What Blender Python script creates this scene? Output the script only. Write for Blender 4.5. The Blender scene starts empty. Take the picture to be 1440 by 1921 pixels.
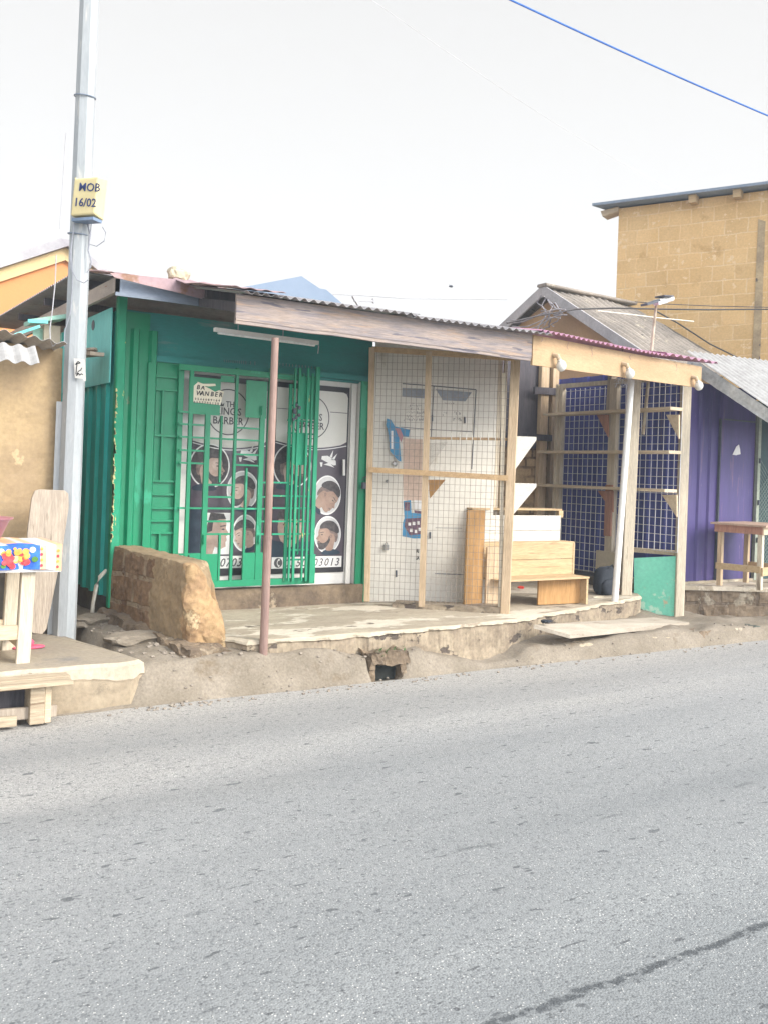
import bpy, bmesh, math, random
from mathutils import Vector, Matrix, noise
random.seed(7)
D = bpy.data; SC = bpy.context.scene; COL = SC.collection
# ------------------------------------------------------------------ camera
F_PX = 1750.0; PPX, PPY = 720.0, 887.0; ROLL = math.radians(2.0); HC = 1.6
YAW = math.atan2(F_PX, 2736.0)
SY, CY = math.sin(YAW), math.cos(YAW)
fwd = Vector((SY, CY, 0)); rgt = Vector((CY, -SY, 0)); up = Vector((0, 0, 1))
cam = D.cameras.new('camera'); camo = D.objects.new('camera', cam); COL.objects.link(camo)
cr = rgt * math.cos(ROLL) + up * math.sin(ROLL); cu = up * math.cos(ROLL) - rgt * math.sin(ROLL)
HAZE = .0034
camo.matrix_world = Matrix(((cr.x, cu.x, -fwd.x, 0), (cr.y, cu.y, -fwd.y, 0), (cr.z, cu.z, -fwd.z, HC), (0, 0, 0, 1)))
cam.sensor_fit = 'AUTO'; cam.sensor_width = 36; cam.lens = 36 * F_PX / 1921
cam.shift_y = -(960.5 - PPY) / 1921; cam.clip_end = 2000; cam.clip_start = .05
SC.camera = camo
# ------------------------------------------------------------------ world, sun, exposure
SUN_DIR = Vector((.50, -.78, .58)).normalized()
sun_el = math.asin(SUN_DIR.z); sun_az = math.atan2(SUN_DIR.x, SUN_DIR.y)
w = D.worlds.new('World'); SC.world = w; w.use_nodes = True
nt = w.node_tree; nt.nodes.clear(); N = nt.nodes.new; LK = nt.links.new
out = N('ShaderNodeOutputWorld'); bg = N('ShaderNodeBackground'); bg.inputs['Strength'].default_value = .1
sky = N('ShaderNodeTexSky'); sky.sky_type = 'NISHITA'; sky.sun_disc = False
sky.sun_elevation = sun_el; sky.sun_rotation = sun_az; sky.dust_density = 4; sky.air_density = 1.2
hs = N('ShaderNodeHueSaturation'); hs.inputs['Saturation'].default_value = .35
LK(sky.outputs[0], hs.inputs['Color'])
mixc = N('ShaderNodeMix'); mixc.data_type = 'RGBA'; mixc.inputs[0].default_value = .93
LK(hs.outputs[0], mixc.inputs[6]); mixc.inputs[7].default_value = (3.78, 3.73, 3.68, 1)
tc = N('ShaderNodeTexCoord'); dot = N('ShaderNodeVectorMath'); dot.operation = 'DOT_PRODUCT'
LK(tc.outputs['Generated'], dot.inputs[0]); dot.inputs[1].default_value = Vector((.30, -.78, .55)).normalized()
mr = N('ShaderNodeMapRange'); mr.interpolation_type = 'SMOOTHSTEP'
mr.inputs[1].default_value = .15; mr.inputs[2].default_value = 1.0; mr.inputs[3].default_value = 0.0; mr.inputs[4].default_value = 1.0
LK(dot.outputs['Value'], mr.inputs[0])
mul = N('ShaderNodeVectorMath'); mul.operation = 'MULTIPLY'
tint = N('ShaderNodeVectorMath'); tint.operation = 'MULTIPLY_ADD'; tint.inputs[1].default_value = (2.6, 2.74, 3.0); tint.inputs[2].default_value = (1, 1, 1)
LK(mixc.outputs[2], mul.inputs[0]); LK(mr.outputs[0], tint.inputs[0]); LK(tint.outputs[0], mul.inputs[1])
sz = N('ShaderNodeSeparateXYZ'); LK(tc.outputs['Generated'], sz.inputs[0]); hz = N('ShaderNodeMapRange'); hz.inputs[1].default_value = .05; hz.inputs[2].default_value = .45; hz.inputs[3].default_value = 1.22; hz.inputs[4].default_value = 1.0
LK(sz.outputs[2], hz.inputs[0]); mu2 = N('ShaderNodeVectorMath'); mu2.operation = 'SCALE'; LK(mul.outputs[0], mu2.inputs[0]); LK(hz.outputs[0], mu2.inputs['Scale'])
LK(mu2.outputs[0], bg.inputs['Color']); LK(bg.outputs[0], out.inputs['Surface'])
sl = D.lights.new('sun', 'SUN'); slo = D.objects.new('sun', sl); COL.objects.link(slo)
sl.energy = 1.5; sl.angle = math.radians(22); sl.color = (1, .93, .82)
slo.rotation_euler = SUN_DIR.to_track_quat('Z', 'Y').to_euler(); slo.location = (0, -4, 12)
SC.view_settings.view_transform = 'Standard'; SC.view_settings.look = 'None'
SC.view_settings.exposure = 1.3; SC.view_settings.gamma = 1
# ------------------------------------------------------------------ survey helpers: a photo point carried to a plane of the place
def ray(px, py):
    dx = (px - PPX) / F_PX; dy = -(py - PPY) / F_PX
    h = dx * math.cos(ROLL) - dy * math.sin(ROLL); v = dy * math.cos(ROLL) + dx * math.sin(ROLL)
    return Vector((SY + h * CY, CY - h * SY, v))
def PY(px, py, Y):
    a = ray(px, py); t = Y / a.y; return Vector((a.x * t, Y, HC + a.z * t))
def PX(px, py, X):
    a = ray(px, py); t = X / a.x; return Vector((X, a.y * t, HC + a.z * t))
def PZ(px, py, z):
    a = ray(px, py); t = (z - HC) / a.z; return Vector((a.x * t, a.y * t, z))
def PV(px, py, P0, d):   # vertical plane through P0 along horizontal d
    a = ray(px, py); n = Vector((-d.y, d.x, 0)); t = n.dot(Vector((P0.x, P0.y, 0))) / n.dot(Vector((a.x, a.y, 0)))
    return Vector((a.x * t, a.y * t, HC + a.z * t))
# ------------------------------------------------------------------ mesh builder
class MB:
    def __init__(s): s.v = []; s.f = []; s.m = []; s.cur = 0
    def add(s, vs, fs):
        o = len(s.v); s.v += [Vector(q) for q in vs]
        for f in fs: s.f.append(tuple(i + o for i in f)); s.m.append(s.cur)
        return s
    def mat(s, i): s.cur = i; return s
    def hexa(s, a):   # 8 pts: bottom 4, top 4
        return s.add(a, [(3, 2, 1, 0), (4, 5, 6, 7), (0, 1, 5, 4), (1, 2, 6, 5), (2, 3, 7, 6), (3, 0, 4, 7)])
    def box(s, x0, x1, y0, y1, z0, z1):
        return s.hexa([(x0, y0, z0), (x1, y0, z0), (x1, y1, z0), (x0, y1, z0), (x0, y0, z1), (x1, y0, z1), (x1, y1, z1), (x0, y1, z1)])
    def bar(s, p0, p1, wd, ht, ref=None, bev=0.0):  # oriented bar, ref = direction of 'wd'
        p0 = Vector(p0); p1 = Vector(p1); d = (p1 - p0).normalized()
        if ref is None: ref = Vector((0, 1, 0)) if abs(d.y) < .9 else Vector((1, 0, 0))
        u = (Vector(ref) - d * d.dot(Vector(ref))).normalized(); n = d.cross(u)
        c = min(wd, ht) * bev if bev else 0
        if c:
            pr = [(-wd/2 + c, -ht/2), (wd/2 - c, -ht/2), (wd/2, -ht/2 + c), (wd/2, ht/2 - c), (wd/2 - c, ht/2), (-wd/2 + c, ht/2), (-wd/2, ht/2 - c), (-wd/2, -ht/2 + c)]
        else: pr = [(-wd/2, -ht/2), (wd/2, -ht/2), (wd/2, ht/2), (-wd/2, ht/2)]
        k = len(pr); vs = [p0 + u * a + n * b for a, b in pr] + [p1 + u * a + n * b for a, b in pr]
        fs = [(i, (i + 1) % k, (i + 1) % k + k, i + k) for i in range(k)] + [tuple(range(k))[::-1], tuple(range(k, 2 * k))]
        return s.add(vs, fs)
    def prism(s, pts, ext):   # polygon extruded along a vector
        pts = [Vector(p) for p in pts]; e = Vector(ext); k = len(pts)
        return s.add(pts + [p + e for p in pts], [tuple(range(k)), tuple(range(k, 2 * k))[::-1]] + [(i + k, (i + 1) % k + k, (i + 1) % k, i) for i in range(k)])
    def tube(s, pts, r, n=8, caps=True, r2=None):
        pts = [Vector(p) for p in pts]; k = len(pts); vs = []; fs = []
        for i, p in enumerate(pts):
            d = (pts[min(i + 1, k - 1)] - pts[max(i - 1, 0)]).normalized()
            a = Vector((0, 0, 1)) if abs(d.z) < .9 else Vector((1, 0, 0))
            u = d.cross(a).normalized(); v = d.cross(u)
            rr = r if r2 is None else r + (r2 - r) * i / (k - 1)
            for j in range(n):
                t = 2 * math.pi * j / n; vs.append(p + u * math.cos(t) * rr + v * math.sin(t) * rr)
        for i in range(k - 1):
            for j in range(n): fs.append((i*n + j, i*n + (j+1) % n, (i+1)*n + (j+1) % n, (i+1)*n + j))
        if caps: fs += [tuple(range(n))[::-1], tuple(range((k-1)*n, k*n))]
        return s.add(vs, fs)
    def corr(s, o, a, wd, b, amp=.011, pitch=.076, th=.0025, nb=4, phase=0, sag=0, vlim=None):
        o = Vector(o); a = Vector(a).normalized(); b = Vector(b); nn = a.cross(b).normalized()
        if nn.z < 0: nn = -nn
        k = max(8, int(wd / pitch * 8)); vs = []; fs = []
        for L in (0, 1):
            for j in range(nb + 1):
                for i in range(k + 1):
                    x = wd * i / k; z = amp * math.sin(2 * math.pi * x / pitch + phase) + (th if L == 0 else 0) + sag * noise.noise(Vector((x * 1.3, j * .7 + o.x, 0)))
                    vs.append(o + a * x + b * (j / nb * (vlim(x / wd) if vlim else 1)) + nn * z)
        R = k + 1; T = R * (nb + 1)
        for j in range(nb):
            for i in range(k):
                q = j*R + i; fs.append((q, q+1, q+1+R, q+R)); fs.append((q+T, q+T+R, q+T+R+1, q+T+1))
        for i in range(k): fs.append((i, i+T, i+1+T, i+1)); q = nb*R + i; fs.append((q, q+1, q+1+T, q+T))
        for j in range(nb): q = j*R; fs.append((q, q+R, q+R+T, q+T)); q += k; fs.append((q, q+T, q+R+T, q+R))
        return s.add(vs, fs)
    def blob(s, c, r, seed=0, rough=.25, n=3, sq=1.0):
        bm = bmesh.new(); bmesh.ops.create_icosphere(bm, subdivisions=n, radius=1)
        vs = []
        for q in bm.verts:
            p = q.co.copy()
            if sq != 1: p = Vector([math.copysign(abs(t) ** sq, t) for t in p])
            p *= 1 + rough * noise.noise(q.co * 1.6 + Vector((seed * 7.1, seed, 0))) + rough * .35 * noise.noise(q.co * 5 + Vector((seed, 0, 3)))
            vs.append(Vector(c) + Vector((p.x * r[0], p.y * r[1], p.z * r[2])))
        fs = [tuple(x.index for x in f.verts) for f in bm.faces]; bm.free(); return s.add(vs, fs)
    def lump(s, f, nu, nv, nw, amp, sc, seed=0, mfn=None):   # closed box-like mass, f maps the unit cube to the place, one shared skin
        idx = {}; vs = []; fs = []
        def vid(i, j, k):
            q = (i, j, k)
            if q not in idx:
                p = Vector(f(i / nu, j / nv, k / nw)); n1 = noise.noise_vector(p * sc + Vector((seed, 0, 0))); n2 = noise.noise_vector(p * sc * 3.1 + Vector((0, seed, 0)))
                idx[q] = len(vs); vs.append(p + (n1 + n2 * .45) * amp)
            return idx[q]
        for i in range(nu):
            for j in range(nv): fs.append([(i, j, 0), (i, j+1, 0), (i+1, j+1, 0), (i+1, j, 0)]); fs.append([(i, j, nw), (i+1, j, nw), (i+1, j+1, nw), (i, j+1, nw)])
            for k in range(nw): fs.append([(i, 0, k), (i+1, 0, k), (i+1, 0, k+1), (i, 0, k+1)]); fs.append([(i, nv, k), (i, nv, k+1), (i+1, nv, k+1), (i+1, nv, k)])
        for j in range(nv):
            for k in range(nw): fs.append([(0, j, k), (0, j, k+1), (0, j+1, k+1), (0, j+1, k)]); fs.append([(nu, j, k), (nu, j+1, k), (nu, j+1, k+1), (nu, j, k+1)])
        fs = [tuple(vid(*q) for q in F) for F in fs]; o = len(s.v); s.v += vs
        for F in fs:
            s.f.append(tuple(a + o for a in F)); c = sum((vs[a] for a in F), Vector()) / 4; s.m.append(mfn(c) if mfn else s.cur)
        return s
    def disc(s, c, rx, rz, y=None, n=40, ax=(1, 0, 0), th=.001):
        ax = Vector(ax); c = Vector(c); nn = Vector((ax.y, -ax.x, 0))
        pts = [c + ax * rx * math.cos(2*math.pi*i/n) + Vector((0, 0, rz * math.sin(2*math.pi*i/n))) for i in range(n)]
        return s.prism(pts, -nn * th)
    def ring(s, c, rx, rz, wd, ax=(1, 0, 0), n=48, th=.001):
        ax = Vector(ax); c = Vector(c); nn = Vector((ax.y, -ax.x, 0)); vs = []; fs = []
        for L in (0, 1):
            for k in (0, 1):
                for i in range(n):
                    t = 2*math.pi*i/n; vs.append(c + ax*(rx - k*wd)*math.cos(t) + Vector((0, 0, (rz - k*wd)*math.sin(t))) - nn*th*L)
        for i in range(n):
            j = (i+1) % n; fs.append((i, j, n+j, n+i)); fs.append((2*n+i, 3*n+i, 3*n+j, 2*n+j)); fs.append((i, 2*n+i, 2*n+j, j)); fs.append((n+i, n+j, 3*n+j, 3*n+i))
        return s.add(vs, fs)
    def text(s, body, size, pos, ax=(1, 0, 0), upv=(0, 0, 1), th=.0008, shear=0, align='LEFT', sx=1.0, bold=0.0):
        c = D.curves.new('t', 'FONT'); c.body = body; c.size = size; c.extrude = th; c.shear = shear; c.align_x = align; c.resolution_u = 2; c.offset = bold
        o = D.objects.new('t', c); COL.objects.link(o)
        dg = bpy.context.evaluated_depsgraph_get(); me = D.meshes.new_from_object(o.evaluated_get(dg))
        ax = Vector(ax).normalized(); uv = Vector(upv).normalized(); nn = ax.cross(uv); pos = Vector(pos)
        s.add([pos + ax * q.co.x * sx + uv * q.co.y + nn * q.co.z for q in me.vertices], [tuple(p.vertices) for p in me.polygons])
        D.objects.remove(o); D.curves.remove(c); D.meshes.remove(me); return s
# ------------------------------------------------------------------ objects
def mkobj(name, mb, mats, parent=None, origin=None, smooth=False, bevel=0):
    me = D.meshes.new(name)
    if parent is not None:
        r = parent
        while r.parent is not None: r = r.parent
        M_ = (Matrix.Translation(r.location) @ Matrix.Rotation(r.rotation_euler.z, 4, 'Z')).inverted()
        vs = [M_ @ q for q in mb.v]
        # a sub-part's parent has identity transform relative to the root, unless it has an origin of its own
        off = parent.location if parent is not r else Vector()
        vs = [q - off for q in vs]
    else:
        if origin is None:
            xs = [q.x for q in mb.v]; ys = [q.y for q in mb.v]; zs = [q.z for q in mb.v]
            origin = Vector(((min(xs)+max(xs))/2, (min(ys)+max(ys))/2, min(zs)))
        origin = Vector(origin); vs = [q - origin for q in mb.v]
    me.from_pydata([tuple(q) for q in vs], [], mb.f)
    bm = bmesh.new(); bm.from_mesh(me); bmesh.ops.recalc_face_normals(bm, faces=bm.faces); bm.to_mesh(me); bm.free()
    if not isinstance(mats, (list, tuple)): mats = [mats]
    for m in mats: me.materials.append(m)
    if len(mats) > 1:
        for p, i in zip(me.polygons, mb.m): p.material_index = i
    if smooth:
        for p in me.polygons: p.use_smooth = True
    o = D.objects.new(name, me); COL.objects.link(o)
    if parent is not None: o.parent = parent
    else: o.location = origin
    if bevel:
        b = o.modifiers.new('bevel', 'BEVEL'); b.width = bevel; b.segments = 2; b.limit_method = 'ANGLE'; b.angle_limit = .6
    return o
def part(name, mb, mats, parent, label=None, **k):
    o = mkobj(name, mb, mats, parent, **k)
    if label: o['label'] = label
    return o
def thing(name, label, cat, loc=(0, 0, 0), rz=0, group=None):
    o = D.objects.new(name, None); COL.objects.link(o); o.location = loc; o.rotation_euler = (0, 0, rz); o.empty_display_size = .2
    o['label'] = label; o['category'] = cat
    if group: o['group'] = group
    return o
def solo(name, mb, mats, label, cat, group=None, **k):
    o = mkobj(name, mb, mats, **k); o['label'] = label; o['category'] = cat
    if group: o['group'] = group
    return o
def struct(name, mb, mats, label, **k):
    o = mkobj(name, mb, mats, **k); o['kind'] = 'structure'; o['label'] = label; o['category'] = name.split('_')[0]; return o
# ------------------------------------------------------------------ materials
def M(name, c1, c2=None, scale=4, rough=.85, bump=.0, bscale=40, stretch=(1, 1, 1), c3=None, t3=.62, s3=3, w3=.04, metal=0, fine=.12, fscale=30, brick=None, spec=.3, c4=None, t4=.6, s4=12, st3=None):
    m = D.materials.new(name); m.use_nodes = True; t = m.node_tree; n = t.nodes; l = t.links; bs = n['Principled BSDF']
    bs.inputs['Roughness'].default_value = rough; bs.inputs['Metallic'].default_value = metal; bs.inputs['Specular IOR Level'].default_value = spec
    tcn = n.new('ShaderNodeTexCoord'); mp = n.new('ShaderNodeMapping'); mp.inputs['Scale'].default_value = stretch; l.new(tcn.outputs['Object'], mp.inputs[0])
    def noi(sc, det=6, vec=None, r=.6):
        q = n.new('ShaderNodeTexNoise'); q.inputs['Scale'].default_value = sc; q.inputs['Detail'].default_value = det; q.inputs['Roughness'].default_value = r
        l.new(vec or mp.outputs[0], q.inputs['Vector']); return q.outputs['Fac']
    def mix(f, a, b):
        q = n.new('ShaderNodeMix'); q.data_type = 'RGBA'
        for sck, val in ((q.inputs[0], f), (q.inputs[6], a), (q.inputs[7], b)):
            if hasattr(val, 'is_linked'): l.new(val, sck)
            elif isinstance(val, tuple): sck.default_value = (*val, 1) if len(val) == 3 else val
            else: sck.default_value = val
        return q.outputs[2]
    def rng(f, a, b, c=0, d=1):
        q = n.new('ShaderNodeMapRange'); q.inputs[1].default_value = a; q.inputs[2].default_value = b; q.inputs[3].default_value = c; q.inputs[4].default_value = d; l.new(f, q.inputs[0]); return q.outputs[0]
    col = mix(rng(noi(scale), .36, .64), c1, c2 or tuple(x * .8 for x in c1)); hsrc = None
    if brick:   # (axis order, width, height, mortar colour, mortar size)
        order, bw, bh, mc, ms = brick
        sep = n.new('ShaderNodeSeparateXYZ'); l.new(tcn.outputs['Object'], sep.inputs[0]); cmb = n.new('ShaderNodeCombineXYZ')
        l.new(sep.outputs[order[0]], cmb.inputs[0]); l.new(sep.outputs[order[1]], cmb.inputs[1])
        wob = n.new('ShaderNodeTexNoise'); wob.inputs['Scale'].default_value = 3; l.new(tcn.outputs['Object'], wob.inputs['Vector'])
        wv = n.new('ShaderNodeVectorMath'); wv.operation = 'MULTIPLY_ADD'; l.new(wob.outputs['Color'], wv.inputs[0]); wv.inputs[1].default_value = (.05, .05, 0); l.new(cmb.outputs[0], wv.inputs[2])
        br = n.new('ShaderNodeTexBrick'); l.new(wv.outputs[0], br.inputs['Vector']); br.inputs['Scale'].default_value = 1
        br.inputs['Brick Width'].default_value = bw; br.inputs['Row Height'].default_value = bh; br.inputs['Mortar Size'].default_value = ms; br.inputs['Mortar Smooth'].default_value = .3
        br.inputs['Color1'].default_value = (1, 1, 1, 1); br.inputs['Color2'].default_value = (.84, .84, .84, 1); br.inputs['Mortar'].default_value = (1, 1, 1, 1)
        mm = n.new('ShaderNodeMix'); mm.data_type = 'RGBA'; mm.blend_type = 'MULTIPLY'; mm.inputs[0].default_value = .8; l.new(col, mm.inputs[6]); l.new(br.outputs['Color'], mm.inputs[7])
        mf = n.new('ShaderNodeMath'); mf.operation = 'MULTIPLY'; l.new(br.outputs['Fac'], mf.inputs[0]); l.new(rng(noi(2.5, 4, tcn.outputs['Object']), .38, .55, .15, 1), mf.inputs[1])
        col = mix(mf.outputs[0], mm.outputs[2], mc); hsrc = mf.outputs[0]
    if c3:
        v3 = None
        if st3:
            mp3 = n.new('ShaderNodeMapping'); mp3.inputs['Scale'].default_value = st3; mp3.inputs['Location'].default_value = (3.3, 1.7, .4); l.new(tcn.outputs['Object'], mp3.inputs[0]); v3 = mp3.outputs[0]
        else:
            mp3 = n.new('ShaderNodeMapping'); mp3.inputs['Location'].default_value = (5.1, 2.2, 8.4); l.new(mp.outputs[0], mp3.inputs[0]); v3 = mp3.outputs[0]
        k3 = rng(noi(s3, 8, v3, .65), t3, t3 + w3); col = mix(k3, col, c3)
    if c4:
        mp4 = n.new('ShaderNodeMapping'); mp4.inputs['Location'].default_value = (1.1, 7.2, 2.4); l.new(mp.outputs[0], mp4.inputs[0])
        col = mix(rng(noi(s4, 5, mp4.outputs[0], .6), t4, t4 + .03), col, c4)
    fn = noi(fscale, 4)
    hv = n.new('ShaderNodeHueSaturation'); l.new(col, hv.inputs['Color']); l.new(rng(fn, .3, .7, 1 - fine, 1 + fine), hv.inputs['Value'])
    l.new(hv.outputs[0], bs.inputs['Base Color'])
    if bump:
        bp = n.new('ShaderNodeBump'); bp.inputs['Strength'].default_value = bump; bp.inputs['Distance'].default_value = .01
        hh = noi(bscale, 8)
        if hsrc is not None:
            sb = n.new('ShaderNodeMath'); sb.operation = 'SUBTRACT'; l.new(hh, sb.inputs[0]); l.new(hsrc, sb.inputs[1]); hh = sb.outputs[0]
        if c3:
            sb = n.new('ShaderNodeMath'); sb.operation = 'MULTIPLY_ADD'; l.new(k3, sb.inputs[0]); sb.inputs[1].default_value = -.6; l.new(hh, sb.inputs[2]); hh = sb.outputs[0]
        l.new(hh, bp.inputs['Height']); l.new(bp.outputs[0], bs.inputs['Normal'])
    return m
def wood(name, c1, c2, ax=0, **k):
    st = [7, 7, 7]; st[ax] = .6
    kk = dict(scale=4, bump=.35, bscale=14, fscale=22, fine=.18, c3=tuple(x * .55 for x in c2), t3=.66, s3=3, w3=.08); kk.update(k)
    return M(name, c1, c2, stretch=tuple(st), **kk)
G1 = (.002, .235, .105); G2 = (.002, .195, .09)
green = M('green_paint', G1, G2, scale=2, rough=.38, bump=.05, bscale=60, fine=.06, c3=(.20, .22, .13), t3=.70, s3=5, w3=.03, stretch=(1, 1, .5), spec=.45, c4=(.02, .30, .16), t4=.62, s4=3)
greenw = M('green_paint_worn', (.012, .30, .16), (.02, .25, .13), scale=3, rough=.5, bump=.1, fine=.1, c3=(.5, .45, .16), t3=.64, s3=14, w3=.03, stretch=(1, 1, .35))
teal = M('teal_paint', (.012, .40, .35), (.010, .31, .28), scale=2, rough=.45, fine=.08, stretch=(1, 1, .3), c3=(.12, .25, .2), t3=.68, s3=4, spec=.4)
tealp = M('pale_teal_paint', (.16, .55, .52), (.12, .47, .45), scale=3, rough=.6, fine=.1, stretch=(3, 3, .4))
lintelm = M('lintel_shade_tint', (.02, .22, .19), (.03, .19, .18), scale=2, rough=.5, stretch=(.6, 1, 3), c3=(.20, .24, .22), t3=.60, s3=1.6, w3=.12, fine=.08)  # bluish cast of the shade under the roof is put into this green
white = M('white_frame', (.72, .70, .66), (.66, .64, .60), scale=3, rough=.45, fine=.04)
cream = M('vinyl_cream', (.62, .60, .54), (.56, .55, .50), scale=1.2, rough=.35, fine=.02, spec=.5)
vdark = M('vinyl_dark', (.050, .043, .052), (.075, .052, .072), scale=1.6, rough=.3, fine=.05, spec=.5)
vblack = M('vinyl_black', (.03, .028, .032), rough=.35, fine=.05)
vpurp = M('vinyl_purple', (.14, .09, .15), (.10, .07, .12), scale=3, rough=.35, fine=.05)
pskin = M('portrait_skin', (.42, .31, .26), (.34, .24, .19), scale=9, rough=.4, fine=.08)
pskin2 = M('portrait_brown_skin', (.26, .17, .13), (.33, .23, .18), scale=9, rough=.4, fine=.08)
phair = M('portrait_hair', (.045, .04, .042), (.08, .07, .07), scale=30, rough=.5, fine=.15)
pbg = M('portrait_backdrop', (.52, .51, .50), (.42, .42, .42), scale=4, rough=.4, fine=.03)
pnavy = M('portrait_shirt', (.02, .03, .05), (.03, .05, .07), scale=5, rough=.4)
vwhite = M('vinyl_white', (.74, .73, .71), rough=.35, fine=.03)
ink = M('black_ink', (.02, .02, .022), rough=.5, fine=.03)
inkg = M('grey_ink', (.09, .085, .09), rough=.5, fine=.03)
blueink = M('blue_marker_ink', (.03, .05, .16), rough=.6)
paper = M('paper', (.74, .70, .56), (.68, .62, .48), scale=12, rough=.9, fine=.04)
galv = M('galvanised_pole', (.38, .40, .41), (.31, .335, .35), scale=3, rough=.6, bump=.12, bscale=30, stretch=(3, 3, .5), c3=(.46, .46, .44), t3=.57, s3=5, w3=.06, c4=(.22, .22, .23), t4=.7, s4=6, fine=.08)
yelbox = M('yellow_plastic', (.66, .57, .32), (.60, .51, .27), scale=4, rough=.5, fine=.05)
greyd = M('dark_grey', (.09, .10, .12), rough=.6)
rusty = M('rusty_pipe', (.21, .13, .11), (.32, .22, .18), scale=3, rough=.6, bump=.2, bscale=60, stretch=(2, 2, .4), c3=(.34, .23, .18), t3=.6, s3=4, w3=.1, spec=.4)
pink = M('faded_pink_roof', (.40, .27, .27), (.32, .23, .25), scale=3, rough=.7, c3=(.26, .15, .10), t3=.55, s3=5, w3=.08, fine=.1)
magen = M('magenta_roof', (.48, .24, .36), (.40, .22, .30), scale=3, rough=.5, fine=.1, c3=(.25, .13, .12), t3=.68, s3=4)
zinc = M('weathered_zinc', (.38, .36, .36), (.30, .29, .30), scale=4, rough=.5, metal=.25, c3=(.22, .15, .12), t3=.62, s3=3, w3=.1, fine=.12)
zincw = M('pale_zinc', (.40, .395, .385), (.32, .31, .30), scale=5, rough=.55, metal=.15, c3=(.30, .24, .18), t3=.62, s3=4, w3=.1, fine=.12, bump=.1)
fasgrey = wood('weathered_fascia', (.35, .28, .235), (.21, .19, .20), 0, c3=(.40, .27, .18), c4=(.14, .13, .15), t4=.6, s4=3, t3=.56, w3=.14)
fasblue = M('blue_grey_fascia', (.16, .20, .26), (.20, .23, .28), scale=3, rough=.6, stretch=(.7, 3, 3), fine=.1)
ply = M('yellow_plywood', (.46, .325, .19), (.41, .275, .155), scale=2.2, rough=.75, bump=.15, bscale=30, stretch=(.8, .8, 2.5), c3=(.24, .15, .09), t3=.66, s3=3, w3=.12, fine=.1)
wX = wood('planed_wood_x', (.52, .36, .20), (.42, .28, .15), 0)
wXp = wood('pale_plank', (.60, .49, .34), (.50, .40, .28), 0)
wY = wood('planed_wood_y', (.64, .53, .38), (.54, .44, .31), 1)
wZ = wood('post_wood', (.55, .42, .28), (.45, .33, .21), 2)
wZp = wood('pale_post_wood', (.60, .53, .41), (.49, .42, .32), 2, c3=(.26, .20, .14), t3=.63)
wOr = wood('orange_plank', (.46, .27, .11), (.36, .20, .08), 2)
wBox = wood('ochre_plank', (.49, .365, .215), (.43, .31, .17), 0, c3=(.34, .23, .13), t3=.60)
wWh = wood('whitewashed_plank', (.58, .55, .49), (.52, .49, .43), 0, c3=(.5, .42, .32), t3=.7)
wGr = wood('grey_old_plank', (.40, .34, .27), (.30, .25, .20), 2, c3=(.17, .13, .10), t3=.62)
wDk = wood('dark_board', (.10, .09, .10), (.07, .065, .075), 2)
wPk = wood('reddish_wood', (.42, .22, .15), (.33, .17, .12), 2)
whpaint = M('white_door_paint', (.68, .65, .58), (.58, .56, .50), scale=2, rough=.6, bump=.08, c3=(.36, .31, .23), t3=.62, s3=2.5, w3=.12, fine=.06, stretch=(1, 1, .6))
wgrid = M('wire_mesh_dark', (.27, .22, .18), rough=.6)
wgridw = M('wire_mesh_white', (.66, .67, .70), rough=.5)
conc = M('slab_concrete', (.40, .345, .26), (.31, .26, .195), scale=3, rough=.95, bump=.5, bscale=18, c3=(.54, .48, .385), t3=.52, s3=1.8, w3=.03, c4=(.16, .13, .10), t4=.63, s4=3.5, fine=.14, stretch=(.7, 1.3, 1))
concf = M('broken_concrete', (.34, .28, .20), (.21, .165, .12), scale=6, rough=.95, bump=.8, bscale=14, c3=(.10, .08, .065), t3=.57, s3=4, w3=.03, fine=.2, st3=(1, 1, 1.8))
apron = M('apron_concrete', (.34, .29, .215), (.28, .24, .19), scale=2.5, rough=.95, bump=.3, bscale=25, c3=(.21, .19, .17), t3=.55, s3=1.6, w3=.12, fine=.12)
earth = M('sandy_earth', (.245, .21, .165), (.18, .152, .115), scale=3, rough=1, bump=.5, bscale=22, c3=(.17, .135, .095), t3=.60, s3=2.4, w3=.1, fine=.2, fscale=60)
claybrick = M('mud_blocks', (.26, .165, .095), (.19, .12, .07), scale=7, rough=.95, bump=.9, bscale=22, brick=((1, 2), .36, .22, (.29, .225, .15), .022), c3=(.17, .10, .055), t3=.56, s3=5, w3=.02, fine=.2)
clayend = M('chipped_clay', (.40, .27, .14), (.29, .185, .10), scale=7, rough=.95, bump=1, bscale=24, c3=(.52, .39, .23), t3=.58, s3=5, w3=.05, fine=.2)
footm = M('old_footing', (.20, .15, .10), (.12, .09, .065), scale=5, rough=.95, bump=.9, bscale=16, c3=(.30, .24, .17), t3=.58, s3=4, fine=.2)
rockm = M('rock_grey_brown', (.24, .20, .15), (.15, .13, .10), scale=5, rough=.95, bump=.9, bscale=12, c3=(.05, .06, .05), t3=.6, s3=3, w3=.1, fine=.2)
ochre = M('ochre_blockwork', (.72, .50, .25), (.64, .425, .195), scale=1.1, rough=.95, bump=.6, bscale=18, brick=((0, 2), .37, .25, (.70, .52, .30), .012), fine=.1, c3=(.48, .30, .13), t3=.60, s3=2.2, w3=.12, c4=(.72, .54, .32), t4=.62, s4=7)
backbrick = M('back_blockwork', (.42, .30, .17), (.33, .22, .12), scale=5, rough=.95, bump=.6, bscale=20, brick=((0, 2), .22, .12, (.14, .095, .06), .02), fine=.2)
orangew = M('orange_wall', (.66, .27, .10), (.60, .25, .10), scale=1, rough=.8, fine=.03)
yellt = M('yellow_bargeboard', (.62, .47, .24), (.56, .42, .22), scale=2, rough=.7, fine=.05)
greyroof = M('grey_roof', (.42, .41, .42), (.27, .26, .28), scale=2, rough=.7, fine=.08)
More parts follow.
